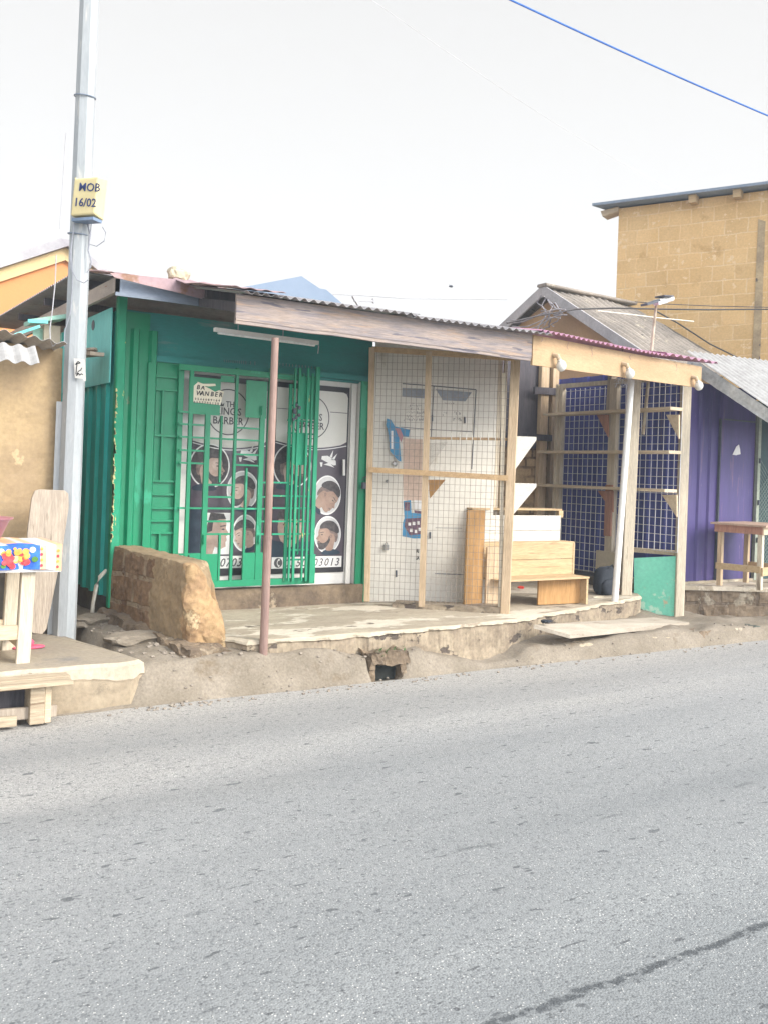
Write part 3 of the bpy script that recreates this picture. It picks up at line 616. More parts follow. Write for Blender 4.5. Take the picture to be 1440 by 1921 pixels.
bf.mat(3).prism([(c.x + a * .2, YD - .0084, c.z + b * .2) for a, b in [(.12, .32), (.40, .36), (.38, .30), (.14, .27)]], (0, .0005, 0))
bf.mat(3).prism([(c.x + a * .2, YD - .0084, c.z + b * .2) for a, b in [(.18, .16), (.28, .21), (.36, .16), (.28, .12)]], (0, .0005, 0))
part('portrait', bf, PM, d1)
d2, X0, X1, zt, zb, zc, o_ = door(512, 651, 1)
logo(d2, 583, 783, X0, X1, zc); strip(d2, X0, X1, 580, '0550703013', o_)
portrait(d2, 549, 874, 36, 42, flip=-1, beard=True, dark=True, s=.20); portrait(d2, 614, 929, 26, 37, flip=-1, tilt=.75, beard=False, mats=PM2); portrait(d2, 615, 1003, 25, 35, flip=1, mats=PM2)
clipper(d2, 618, 862)
ff = MB(); c = PY(545, 992, YD - .006)
ff.mat(2).prism([(c.x + .13 * math.cos(t), YD - .0065, c.z + .02 + .19 * math.sin(t)) for t in [2 * math.pi * i / 24 for i in range(24)]], (0, .001, 0))
ff.mat(3).prism([(c.x + .14 * math.cos(t), YD - .0075, c.z + .09 + .13 * math.sin(t)) for t in [math.pi * i / 14 for i in range(15)]], (0, .0005, 0))
for sx in (-1, 1):
    ff.mat(3).disc(Vector((c.x + sx * .055, YD - .0078, c.z + .04)), .02, .009, th=.0004)
ff.mat(3).disc(Vector((c.x, YD - .0078, c.z - .09)), .04, .012, th=.0004); ff.mat(2).disc(Vector((c.x, YD - .008, c.z - .02)), .018, .04, th=.0006)
ff.mat(4).prism([(c.x - .24, YD - .0070, c.z - .26), (c.x - .20, YD - .0070, c.z - .10), (c.x - .08, YD - .0070, c.z - .12), (c.x, YD - .0070, c.z - .2), (c.x + .08, YD - .0070, c.z - .12), (c.x + .22, YD - .0070, c.z - .12), (c.x + .26, YD - .0070, c.z - .26)], (0, .0004, 0))
part('portrait', ff, PM, d2)
part('door_handle', MB().bar(PY(645, 862, YD - .04), PY(645, 892, YD - .04), .018, .02).bar(PY(645, 866, YD - .04), PY(645, 866, YD), .012, .012).bar(PY(645, 888, YD - .04), PY(645, 888, YD), .012, .012), white, d2)
fr2 = MB(); xa = PY(657, 880, YD).x; fr2.box(xa - .02, xa + .03, YD - .02, YD + .01, .46, 2.44); xb = PY(669, 880, YD).x; fr2.box(xb - .02, xb + .025, YD - .05, YD - .0, .44, 2.46)
fr2.box(PY(503, 880, YD).x, PY(510, 880, YD).x, YD - .02, YD + .011, .46, 2.44)
part('frame_trim', fr2, white, K)
# security gate
YG = KY - .06
gt = MB()
hb(gt, 336, 594, 688, .05, YG, .03); zb_ = PY(440, 1094, YG).z
gt.box(PY(352, 1000, YG).x, PY(592, 1000, YG).x, YG - .018, YG + .018, zb_ - .028, zb_ + .028)
S1 = dict(th=.028)
for x, a, b_, wd in ((354, 690, 1090, .032), (385, 775, 1090, .045), (414, 780, 905, .018), (439, 690, 1092, .024), (411, 1002, 1090, .018), (459, 878, 1090, .018), (487, 780, 1090, .045), (502, 690, 1092, .03)):
    vb(gt, x, a, b_, wd, YG, .026)
for x0, x1, yy in ((336, 383, 772), (336, 383, 795), (336, 486, 819), (336, 383, 844), (336, 383, 868), (388, 437, 909), (388, 437, 932), (336, 502, 953), (388, 437, 978), (388, 437, 1002), (336, 383, 1040), (441, 486, 802), (441, 486, 872), (441, 486, 852), (487, 500, 905), (487, 500, 932), (487, 500, 978), (487, 500, 1002)):
    hb(gt, x0, x1, yy, .016, YG + .002)
gate = part('security_gate', gt, green, K, 'closed left leaf of the green barred gate')
lpz = MB()
def plate(mb, x0, x1, y0, y1, Y, th=.004):
    a = PY(x0, y0, Y); b = PY(x1, y0, Y); z0 = PY(x0, y1, Y).z; mb.box(a.x, b.x, Y - th, Y + th, z0, a.z)
for q_ in ((356, 415, 706, 776), (463, 502, 713, 783), (415, 440, 704, 716), (356, 409, 1040, 1092), (459, 502, 1037, 1090)):
    lpz = MB(); plate(lpz, *q_, YG - .003); part('lock_plate', lpz, green, gate)
for x, yy in ((383, 1012), (487, 1012), (492, 770)): p = PY(x, yy, YG - .03); part('hinge', MB().tube([p + Vector((0, 0, -.04)), p + Vector((0, 0, .04))], .009, 8), green, gate)
# right leaf, folded back on itself so that its bars crowd together
gf = MB()
A0 = PY(592, 880, YG); A1 = Vector((A0.x - .30, YG - .03, 0)); fd = (Vector((A0.x, YG + .02, 0)) - A1).normalized()
for x, a, b_, wd in ((540, 720, 1090, .028), (548, 690, 1090, .016), (556, 690, 1090, .022), (564, 700, 1040, .014), (572, 690, 1090, .016), (580, 700, 1090, .02), (590, 688, 1092, .038)):
    vb(gf, x, a, b_, wd, YG - .02 - .02 * ((x * 7) % 3), .02)
for x0, x1, yy in ((506, 590, 703), (510, 545, 905), (510, 590, 930), (510, 590, 953), (510, 590, 978), (540, 590, 788), (540, 590, 812), (540, 590, 835), (510, 590, 1002), (540, 580, 1032), (545, 575, 1050), (545, 575, 760)):
    hb(gf, x0, x1, yy, .015, YG - .022)
gate2 = part('security_gate', gf, greenw, K, 'folded right leaf of the green gate with chipped paint')
for q_ in ((562, 592, 706, 786), (551, 578, 812, 872), (573, 592, 1040, 1090)):
    lp2 = MB(); plate(lp2, *q_, YG - .033); part('lock_plate', lp2, greenw, gate2)
ch = MB(); p = PY(556, 760, YG - .06); 
for i in range(7): ch.blob(p + Vector((.03 * math.sin(i * 1.9), -.01, -.022 * i)), (.018, .012, .02), i, n=1)
part('chain', ch, greyd, gate2)
# paper notice
pn = PY(392, 740, YG - .012); PT = thing('paper_notice', 'torn white paper notice with black capitals stuck on the green gate', 'notice', (pn.x, YG - .012, pn.z))
def pq(pts, y): return [Vector((PY(px, py, YG - .01).x, y, PY(px, py, YG - .01).z)) for px, py in pts]
part('sheet', MB().prism(pq([(372, 717), (378, 722), (392, 728), (404, 735), (412, 732), (421, 735), (417, 748), (414, 760), (388, 757), (361, 754), (362, 726), (366, 722)], YG - .010), (0, .0015, 0)).prism(pq([(370, 716), (381, 720), (404, 720), (405, 724), (392, 725), (380, 724)], YG - .016), (0, .0015, 0)), paper, PT)
tx = MB(); Yt = YG - .0125
def tat(body, px, py, hpx, ppx, sh=.2):
    p = PY(px, py, Yt); h = abs(PY(px, py - hpx, Yt).z - p.z) * 1.5; pitch = (PY(px + ppx, py, Yt).x - p.x)
    for i, chh in enumerate(body): tx.text(chh, h, (p.x + pitch * i, Yt, p.z), shear=sh, sx=.95, bold=h * .02)
tat('BA', 369, 730, 8, 8); tat('WAN', 368, 741, 8, 8); tat('BER', 395, 743, 8, 8)
for i in range(3): pass
tat('0546689164', 366, 750, 4, 5, 0); tat('0557795130', 364, 756, 4, 5, 0)
part('lettering', tx, ink, PT)
# ------------------------------------------------------------------ canopy roof
CR = thing('canopy_roof', 'corrugated metal canopy over the kiosk porch and stall with wooden fascia boards', 'roof', (4, 6.5, 2.8))
SL = .19
def rz_(y): return 2.835 + (y - 6.05) * SL
r1 = MB()
for i in range(4):
    x = 2.66 + i * .70; r1.corr((x, 6.05 - .02 * (i % 2), rz_(6.03) + .004 * (i % 2)), (1, 0, .006), .78, (0, 2.15, 2.15 * SL), sag=.012, phase=i)
part('corrugated_sheet', r1, zinc, CR)
r2 = MB().corr((2.02, 7.17, rz_(7.17) + .012), (1, 0, 0), 1.0, (0, 1.05, 1.05 * SL), amp=.008, pitch=.12, sag=.02)
part('corrugated_sheet', r2, pink, CR, 'rusty pink sheet at the left end of the canopy')
r2l = MB(); lipf = [(206, 512), (260, 517), (330, 524), (400, 538), (447, 546), (447, 578), (436, 581), (400, 566), (330, 548), (270, 534), (215, 520)]
r2l.prism([PY(x, y, 7.135) for x, y in lipf], (0, -.004, 0)); part('bent_sheet_edge', r2l, pink, CR, 'rusty pink sheet edge bent down over the blue grey fascia')
r2b = MB().corr((2.55, 6.02, rz_(6.02) + .022), (1, 0, 0), .42, (0, 1.2, 1.2 * SL), amp=.006, pitch=.12, sag=.03)
part('corrugated_sheet', r2b, pink, CR)
r3 = MB().corr((2.0, 8.0, 3.20), (0, 1, .012), 4.4, (2.8, 0, -.05), amp=.010)
part('corrugated_sheet', r3, zinc, CR)
e0 = Vector((5.40, 6.03, 2.855)); e1 = Vector((8.42, 6.60, 2.90)); ed = (e1 - e0)
r4 = MB()
for i in range(3):
    o = e0 + ed * (i / 3) + Vector((0, 0, .004 * i)); r4.corr(o, ed, ed.length / 3 + .06, (-.15, 1.7, .30), amp=.011 if i < 2 else .014, pitch=.076 if i < 2 else .15, sag=.015, phase=i)
part('corrugated_sheet', r4, magen, CR, 'magenta painted corrugated sheets over the right stall')
def board(mb, a, b, z0a, z1a, z0b, z1b, th, wob=.006, n=14):
    a = Vector((a[0], a[1], 0)); b = Vector((b[0], b[1], 0)); d = (b - a).normalized(); nn = Vector((-d.y, d.x, 0)) * th; vs = []; fs = []
    for i in range(n + 1):
        t = i / n; p = a.lerp(b, t); w1 = wob * noise.noise(Vector((p.x * 3, 9, 0))); w2 = wob * noise.noise(Vector((p.x * 3, 19, 0)))
        zb_ = z0a + (z0b - z0a) * t + w1; zt_ = z1a + (z1b - z1a) * t + w2
        vs += [(p.x, p.y, zb_), (p.x, p.y, zt_), (p.x + nn.x, p.y + nn.y, zt_), (p.x + nn.x, p.y + nn.y, zb_)]
    for i in range(n):
        q = i * 4
        for j in range(4): fs.append((q + j, q + (j+1) % 4, q + 4 + (j+1) % 4, q + 4 + j))
    fs += [(3, 2, 1, 0), (4*n, 4*n+1, 4*n+2, 4*n+3)]; return mb.add(vs, fs)
fb1 = MB(); board(fb1, (2.645, 6.14), (5.40, 6.14), 2.645, 2.83, 2.64, 2.845, .025); board(fb1, (2.645, 6.145), (5.40, 6.145), 2.62, 2.66, 2.615, 2.655, .03)
part('fascia_board', fb1, fasgrey, CR, 'long weathered grey brown fascia board')
fa = PY(996, 680, 6.13); fbp = PY(1314, 728, 6.66); fb2 = MB()
board(fb2, (5.402, 6.13), (fbp.x, 6.66), fa.z - .02, 2.84, fbp.z, 2.865, .022, wob=.004)
part('fascia_board', fb2, ply, CR, 'yellow plywood fascia board carrying three bulbs')
random.seed(77)
for k_ in range(5):   # thin stains hanging under the roof edge, modelled as dried drips
    t_ = (.04, .17, .30, .52, .82)[k_]; base_ = Vector((5.402, 6.13, 0)).lerp(Vector((fbp.x, 6.66, 0)), t_); dd_ = (Vector((fbp.x, 6.66, 0)) - Vector((5.402, 6.13, 0))).normalized(); nn_ = Vector((dd_.y, -dd_.x, 0)); pts_ = [base_ + nn_ * .0015 + dd_ * (.012 * math.sin(j_ * 2.1 + k_)) + Vector((0, 0, 2.835 - .022 * j_)) for j_ in range(3 + k_ % 3)]
    dm_ = MB()
    for j_ in range(len(pts_) - 1): dm_.bar(pts_[j_], pts_[j_ + 1], .001, .006, ref=tuple(nn_))
    part('dried_drip', dm_, rusty, CR)
fb3 = MB(); board(fb3, (2.10, 7.21), (3.12, 7.21), 2.90, 3.03, 2.90, 3.03, .02)
part('fascia_board', fb3, fasblue, CR, 'bluish grey metal fascia at the left end')
sb = MB(); board(sb, (2.10, 12.1), (2.10, 7.21), 2.93, 3.06, 2.93, 3.05, .03, wob=.02)
part('side_beam', sb, M('pale_side_beam', (.42, .36, .31), (.32, .27, .24), scale=3, rough=.8, c3=(.26, .15, .11), t3=.62, s3=4, stretch=(3, .5, 3)), CR)
UF = []
class _R:
    def bar(s, *a, **k): UF.append(MB().bar(*a, **k))
uf = _R()
for y in (6.3, 7.0, 7.7): uf.bar((2.75, y, rz_(y) - .05), (5.4, y, rz_(y) - .05), .05, .07, ref=(0, 1, 0))
for x in (2.8, 3.7, 4.6, 5.35): uf.bar((x, 6.18, rz_(6.18) - .12), (x, 8.0, rz_(8.0) - .12), .05, .07, ref=(1, 0, 0))
for y, z in ((6.9, 2.93), (7.6, 3.03), (8.3, 3.12)): uf.bar((5.5, y - .3, z - .05), (8.3, y + .25, z - .04), .05, .07, ref=(0, 1, 0))
for y in (8.2, 9.4, 10.6): uf.bar((2.05, y, 3.14), (4.7, y, 3.1), .05, .07, ref=(0, 1, 0))
for u_ in UF: part('rafter', u_, wDk, CR)
st_ = MB(); c = PY(335, 524, 7.5); st_.blob((c.x, 7.5, rz_(7.5) + .08), (.085, .07, .055), 3, sq=.7); solo('roof_stone', st_, M('pale_block', (.50, .45, .33), (.42, .37, .27), scale=8, rough=.95, bump=.4), 'pale block weighing down the pink roof sheet near the left end', 'stone')
# lamps on and under the canopy
ft = MB(); a = PY(403, 618, 6.95); b_ = PY(596, 652, 6.95); b_.z = a.z - .01
FT = thing('tube_light', 'long white fluorescent tube hanging under the canopy roof', 'lamp', ((a.x + b_.x)/2, 6.95, a.z))
part('tube', MB().tube([a + Vector((.03, 0, -.02)), b_ + Vector((-.03, 0, -.02))], .014, 10), tubem, FT, smooth=False)
part('batten', MB().bar(a, b_, .045, .03), white, FT); part('cable', MB().tube([b_, b_ + Vector((.01, 0, -.03)), b_ + Vector((.005, .0, -.09))], .004, 6), greycab, FT)
for k_ in (.6, .2): part('hanger', MB().tube([a + Vector((k_, 0, 0)), a + Vector((k_, 0, .2))], .004, 6), greycab, FT)
fdv = Vector((fbp.x - 5.402, .53, 0)).normalized(); fnv = Vector((fdv.y, -fdv.x, 0))
def bulb(px, py, lab):
    c = PV(px, py, Vector((5.402, 6.13, 0)), fdv) + fnv * .06
    t = thing('light_bulb', lab, 'lamp', c + Vector((0, 0, .05)), group='bulbs along the yellow fascia board')
    ax_ = (fdv * .45 + Vector((0, 0, -1)) + fnv * .15).normalized()
    part('holder', MB().tube([c - ax_ * .085 - fnv * .05, c - ax_ * .07, c - ax_ * .04], .022, 12), brass, t, smooth=False)
    part('bulb', MB().tube([c + ax_ * s for s in (-.045, -.02)], .017, 14, r2=.024).blob(c + ax_ * .02, (.045, .045, .052), 0, rough=0, n=3), bulbm, t, smooth=True)
    part('cord', MB().tube([c - ax_ * .08 - fnv * .055, c - ax_ * .08 - fnv * .055 + Vector((-.004, 0, .07)), c - ax_ * .08 - fnv * .055 + Vector((.004, 0, .15))], .003, 5), blackcab, t)
bulb(1040, 683, 'bare white bulb nearest the left end of the yellow fascia'); bulb(1169, 698, 'bare white bulb in the middle of the yellow fascia above the thick post'); bulb(1299, 721, 'bare white bulb at the far right corner of the yellow fascia')
# rusty pipe post
pb = PZ(492, 1291, .0); pt = PY(517, 634, 6.18)
RP = thing('pipe_post', 'thin rusty brown steel pipe propping up the canopy fascia', 'post', (pb.x, pb.y, 0))
mid = pb.lerp(pt, .43)
part('lower_pipe', MB().tube([pb + Vector((0, 0, -.05)), mid], .031, 14), rusty, RP, smooth=False); part('upper_pipe', MB().tube([mid, pt], .027, 14), rusty, RP); part('joint', MB().tube([mid + Vector((0, 0, -.012)), mid + Vector((0, 0, .012))], .034, 14), rusty, RP)
# ------------------------------------------------------------------ low block wall and footing
WL = thing('low_block_wall', 'crumbling low wall of exposed mud blocks beside the porch', 'wall', (2.45, 6.9, .3))
def roughgrid(mb, f, nu, nv, amp, sc=6, nrm=None, seed=0):
    vs = []; 
    for j in range(nv + 1):
        for i in range(nu + 1):
            p = Vector(f(i / nu, j / nv)); nz = noise.noise(p * sc + Vector((seed, 0, 0))) + .5 * noise.noise(p * sc * 2.7)
            vs.append(p + nrm * amp * nz)
    R = nu + 1; mb.add(vs, [(j*R+i, j*R+i+1, (j+1)*R+i+1, (j+1)*R+i) for j in range(nv) for i in range(nu)])
Wa = Vector((2.25, 7.66, 0)); Wb = Vector((2.46, 6.42, 0)); wd_ = (Wb - Wa).normalized(); wn = Vector((wd_.y, -wd_.x, 0)); wn = wn if wn.x < 0 else -wn  # wn faces left
mudplast = M('mud_plaster', (.30, .22, .13), (.24, .175, .105), scale=4, rough=.95, bump=.5, bscale=18, c3=(.38, .29, .18), t3=.6, s3=6, fine=.14)
WLn = (Wb - Wa).length; TH = .27
def rnd(t, e=.10):   # ease towards the ends so that corners come out rounded
    return t
def wallf(u, v, k):  # u along the wall, v across (0 = left face), k height
    z0 = .10; zt_ = .925 - .035 * u
    zt_ -= (.24 * sstep(.86, 1.0, u)) * sstep(.1, 1.0, v) ** 1.4 + .02 * sstep(.93, 1, u)
    z = z0 + (zt_ - z0) * k
    L_ = u * (WLn + .10 * (1 - k) * sstep(.3, 1, v) + .02 * math.sin(math.pi * k) + .01)
    r = .035; cu_ = sstep(.9, 1, u); ex = r * cu_ * (abs(v - .5) * 2) ** 6
    ac = v * (TH + .06 * (1 - k) * u); tp = .02 * k ** 8
    p = Wa + wd_ * (L_ - ex - tp * cu_) - wn * (ac + (tp if v < .5 else -tp) * (abs(v - .5) * 2))
    q = Vector((p.x, p.y, z - .006 * (abs(v - .5) * 2) ** 8 * k ** 4)); ee = sstep(.90, .97, u)
    return q + noise.noise_vector(q * 7 + Vector((9, 9, 9))) * .028 * ee + noise.noise_vector(q * 20) * .010 * ee
def wm(c):
    t = (c - Wa).dot(wd_); a_ = -(c - Wa).dot(wn)
    e_ = WLn - .07 + .08 * noise.noise(Vector((c.z * 6, 3, 0))) + .04 * noise.noise(Vector((c.z * 22, 3, 0)))
    if t > e_: return 1
    pe = WLn * .58 + .13 * noise.noise(Vector((c.z * 4, 8, t * 2))) + .05 * noise.noise(Vector((c.z * 17, 8, 0))) + .1 * (c.z - .5)
    return 2 if t > pe or c.z > .895 - .035 * t + .03 * noise.noise(Vector((t * 9, 1, 1))) else 0
wlm = MB().lump(wallf, 120, 28, 76, .0085, 9, 3, wm)
part('block_mass', wlm, [claybrick, clayend, mudplast], WL, 'mud blocks with plaster flaking off and a chipped orange end')
fo = MB(); f0 = Wa + wn * .09; 
def footf(u, v, k):
    wdt = .26 + .10 * u; L_ = u * (WLn + .20)
    p = f0 + wd_ * L_ + wn * (.05 * (1 - k)) - wn * (v * wdt); return Vector((p.x, p.y, .08 + (.42 - .12 * u - .08) * k * (1 - .12 * (abs(v - .3) * 1.2) ** 2)))
fo.lump(footf, 64, 14, 14, .034, 7, 1)
def footg(u, v, k):
    p = f0 + wd_ * (WLn - .02 + .24 * v + .03 * (1 - k)) + wn * .02 - wn * (u * .66); return Vector((p.x, p.y, .08 + (.27 - .06 * u - .09 * v) * k))
fo.lump(footg, 34, 14, 12, .034, 8, 5)
part('footing', fo, footm, WL)
# rubble beside the wall
rub = [(165, 1208, .16, .05), (195, 1225, .09, .035), (223, 1222, .035, .03), (180, 1175, .20, .05), (250, 1205, .20, .05)]
labs = ['flat brown stone in the gap behind the apron edge', 'long flat stone along the apron back edge', 'small round stone touching the apron edge', 'flat slab of earth at the foot of the teal wall', 'wide flat stone below the low block wall']
for i, (px, py, r_, h_) in enumerate(rub):
    p = PZ(px, py, .29); solo('stone', MB().blob((p.x, p.y, gz(p.x, p.y) + h_ * .4), (r_, r_ * .7, h_), i + 2, rough=.35, sq=.8), earth if i in (0, 3, 4) else footm, labs[i], 'stone', 'stones in the gap beside the apron')
gv = MB(); random.seed(21)
for i in range(230):
    x = random.uniform(1.7, 9.5) if i % 3 else random.uniform(2.0, 4.3); y = 5.86 + random.random() ** 1.5 * (.35 if x > 2.2 else .1)
    if x < 2.1: y = 5.86 + random.random() * .12
    r_ = random.uniform(.004, .013) * (1.6 if random.random() < .06 else 1); gv.blob((x, y, max(gz(x, y), .004) + r_ * .4), (r_ * 1.3, r_, r_ * .7), i, rough=.4, n=1)
for i in range(160):
    x = random.uniform(1.9, 2.7); y = random.uniform(6.2, 7.5); r_ = random.uniform(.006, .02); gv.blob((x, y, gz(x, y) + r_ * .3), (r_ * 1.3, r_, r_ * .7), i, rough=.4, n=1)
gvo = solo('gravel', gv, M('gravel_stone', (.30, .26, .21), (.20, .17, .14), scale=9, rough=.95), 'small loose stones scattered along the sandy verge', 'gravel'); gvo['kind'] = 'stuff'
# white bent pipe
a = PZ(172, 1165, .30); 
solo('pvc_pipe', MB().tube([a, a + Vector((.01, 0, .15)), a + Vector((.03, .0, .29)), a + Vector((.055, .0, .36)), a + Vector((.10, .0, .405)), a + Vector((.14, 0, .425))], .016, 10), pvcm, 'thin white bent pipe rising from the ground beside the block wall', 'pipe', smooth=True)
# scrap plank end on the side wall
c = PX(185, 664, kx0 - .06); SP = MB().bar((c.x - .16, c.y + .25, c.z - .01), (c.x - .08, c.y - .26, c.z - .03), .12, .03).blob((c.x - .09, c.y - .1, c.z + .015), (.05, .13, .02), 5, n=2); 
SPo = solo('broken_plank', SP, wGr, 'short splintered plank sticking out of the turquoise side wall', 'plank')
# drain hole and weed
DYY = 6.04
DO = thing('drain_opening', 'small dark drain opening in the verge below the porch slab', 'drain', (DX, DYY, 0))
dl_ = MB(); dl_.lump(lambda u, v, k: Vector((DX - .16 + .33 * u, DYY - .03 + .2 * v, .13 + .085 * k)), 30, 14, 8, .034, 10, 2)
dl_.lump(lambda u, v, k: Vector((DX - .17 + .05 * u, DYY - .03 + .2 * v, -.03 + .19 * k)), 6, 10, 14, .018, 12, 3); dl_.lump(lambda u, v, k: Vector((DX + .11 + .05 * u, DYY - .03 + .2 * v, -.03 + .19 * k)), 6, 10, 14, .018, 12, 4)
part('broken_rim', dl_, footm, DO); part('mouth_shade', MB().box(DX - .13, DX + .12, DYY + .05, DYY + .17, -.01, .15), mouthshade, DO)
wv = MB()
for i in range(60):
    bx_ = DX + random.uniform(-.12, .16); by = DYY + random.uniform(-.03, .05); bz = .18 + random.uniform(-.02, .06); a_ = random.uniform(0, 6.28); L_ = random.uniform(.02, .05)
    d_ = Vector((math.cos(a_), math.sin(a_) * .6 - .3, random.uniform(-.2, .9))).normalized(); s_ = d_.cross(Vector((0, 0, 1))).normalized() * .008
    b0 = Vector((bx_, by, bz)); wv.add([b0, b0 + d_ * L_ * .5 + s_, b0 + d_ * L_, b0 + d_ * L_ * .5 - s_], [(0, 1, 2, 3)])
solo('weed', wv, leafm, 'small green weeds growing over the drain opening', 'weeds')['kind'] = 'stuff'
# ------------------------------------------------------------------ utility pole with box
pB = PZ(121, 1190, .30); pT = PY(169, -20, pB.y)
EP = thing('electricity_pole', 'tall pale galvanised steel pole standing on the apron edge', 'pole', (pB.x, pB.y, .25))
d_ = (pT - pB).normalized(); top = pB + d_ * 7.2
def poly_tube(mb, p0, p1, prof0, prof1, rot):
    k = len(prof0); u = Vector((math.cos(rot), math.sin(rot), 0)); v = Vector((-math.sin(rot), math.cos(rot), 0))
    mb.add([p0 + u * a + v * b for a, b in prof0] + [p1 + u * a + v * b for a, b in prof1], [(i, (i+1) % k, (i+1) % k + k, i + k) for i in range(k)] + [tuple(range(k))[::-1], tuple(range(k, 2 * k))])
Rb, Rt = .083, .060
pr = lambda R: [(R * math.cos(math.radians(22.5 + 45 * i)) * 1.04, R * math.sin(math.radians(22.5 + 45 * i)) * 1.04) for i in range(8)]
ps_ = MB(); poly_tube(ps_, pB - Vector((0, 0, .1)), top, pr(Rb), pr(Rt), -YAW + .12)
part('shaft', ps_, galv, EP)
rib = MB(); off = rgt * -.092 + fwd * -.01; rib.bar(pB + off + Vector((0, 0, -.03)), pB + off + d_ * 1.75, .05, .04, ref=tuple(rgt))
part('side_channel', rib, galv, EP)
def onpole(px, py): # point on the pole's face toward the viewer
    c = PY(px, py, pB.y - .02); return c
for py in (182, 440):
    bnd = MB(); c = PY({182: 160, 440: 148}[py], py, pB.y); bnd.tube([c + Vector((math.cos(t) * .077, math.sin(t) * .077, .01 * math.sin(t))) for t in [2 * math.pi * i / 24 for i in range(25)]], .005, 6)
    part('strap', bnd, fasblue, EP)
fv = Vector((-fwd.x, -fwd.y, 0))
def onface(px, py, lift=.09):
    o = pB + fv * lift; a = ray(px, py); C0 = Vector((0, 0, HC)); t = (o - C0).dot(fv) / a.dot(fv); return C0 + a * t
sk = MB(); sk.prism([onface(px, py, .084) for px, py in ((139, 672), (160, 674), (162, 714), (158, 716), (157, 711), (141, 709))], fv * .001)
part('paper_sticker', sk, M('sticker_paper', (.62, .61, .58), (.55, .54, .5), scale=8), EP)
gf_ = MB()
def stroke(mb, pts, wpx, lift):
    P = [onface(x, y, lift) for x, y in pts]
    for i in range(len(P) - 1): mb.bar(P[i], P[i + 1], .001, wpx * .004, ref=tuple(fv))
stroke(gf_, [(143, 702), (145, 682), (142, 684), (147, 678), (151, 681), (145, 682)], 1.6, .0865)
stroke(gf_, [(154, 690), (152, 694), (147, 697), (144, 705), (148, 700), (150, 704), (153, 701), (156, 703)], 1.5, .0865)
part('scribble', gf_, ink, EP)
# yellow meter box
MBX = thing('meter_box', 'yellow plastic box marked MOB 16/02 strapped to the pole', 'box', PY(167, 375, pB.y - .12))
bc = PY(168, 373, pB.y - .14); bx = (rgt + fwd * -.35).normalized(); by_ = Vector((-bx.y, bx.x, 0)); by_ = by_ if by_.dot(fv) > 0 else -by_; bz_ = (Vector((0, 0, 1)) + rgt * .07 * 1).normalized()
def lb_(a, b, c_): return bc + bx * a + by_ * b + bz_ * c_
W2, H2, T2 = .105, .155, .06
bm_ = MB(); bm_.hexa([lb_(-W2, -T2, -H2), lb_(W2, -T2, -H2), lb_(W2, T2, -H2 + .02), lb_(-W2, T2, -H2 + .02), lb_(-W2, -T2, H2), lb_(W2, -T2, H2), lb_(W2, T2, H2 - .015), lb_(-W2, T2, H2 - .015)])
part('case', bm_, yelbox, MBX, bevel=.012)
fl = MB()
for i in range(12): z = -H2 + .03 + i * .024; fl.hexa([lb_(-W2 - .006, -T2 + .01, z), lb_(-W2 + .002, -T2 + .01, z), lb_(-W2 + .002, T2 - .012, z), lb_(-W2 - .006, T2 - .012, z), lb_(-W2 - .006, -T2 + .01, z + .012), lb_(-W2 + .002, -T2 + .01, z + .012), lb_(-W2 + .002, T2 - .012, z + .012), lb_(-W2 - .006, T2 - .012, z + .012)])
part('cooling_fins', fl, yelbox, MBX)
part('base_plate', MB().hexa([lb_(-W2 + .01, -T2 + .01, -H2 - .02), lb_(W2 - .01, -T2 + .01, -H2 - .02), lb_(W2 - .01, T2 - .005, -H2 - .02), lb_(-W2 + .01, T2 - .005, -H2 - .02), lb_(-W2 + .01, -T2 + .01, -H2 + .002), lb_(W2 - .01, -T2 + .01, -H2 + .002), lb_(W2 - .01, T2 - .005, -H2 + .002), lb_(-W2 + .01, T2 - .005, -H2 + .002)]), M('blue_grey_plastic', (.18, .25, .36), rough=.5), MBX)
tm = MB(); tup = (bz_ - bx * .10).normalized(); fz = by_ * .0605
def bt(s, a, c_, size): tm.text(s, size, bc + by_ * (T2 + .003) + bx * a + bz_ * c_, ax=tuple(bx - bz_ * .10), upv=tuple(tup), th=.0012, bold=.0008, shear=.1)
bt('MOB', -.055, .045, .088); bt('16/02', -.085, -.065, .088)
part('lettering', tm, blueink, MBX)
# cables on the pole
cb = MB(); 
def pp(px, py, l=.10): return onface(px, py, l)
cb.tube([pp(x, y, .02) for x, y in ((172, 418), (170, 440), (168, 458), (182, 462), (196, 452), (199, 436), (193, 426))], .004, 6)
cb.tube([pp(x, y, .09) for x, y in ((140, 418), (136, 450), (132, 480), (134, 505), (145, 525), (158, 531), (166, 525))], .004, 6)
cb.tube([pp(x, y, .09) for x, y in ((134, 470), (137, 520), (135, 560), (132, 590), (122, 620), (121, 650))], .0035, 6)
cb.tube([pp(x, y, .05) for x, y in ((163, 414), (170, 440), (166, 470), (172, 490), (170, 502), (163, 512))], .006, 6)
solo('cable_loop', cb, M('loose_cable', (.30, .31, .35), rough=.5), 'thin grey cables looping below the yellow box on the pole', 'cable')
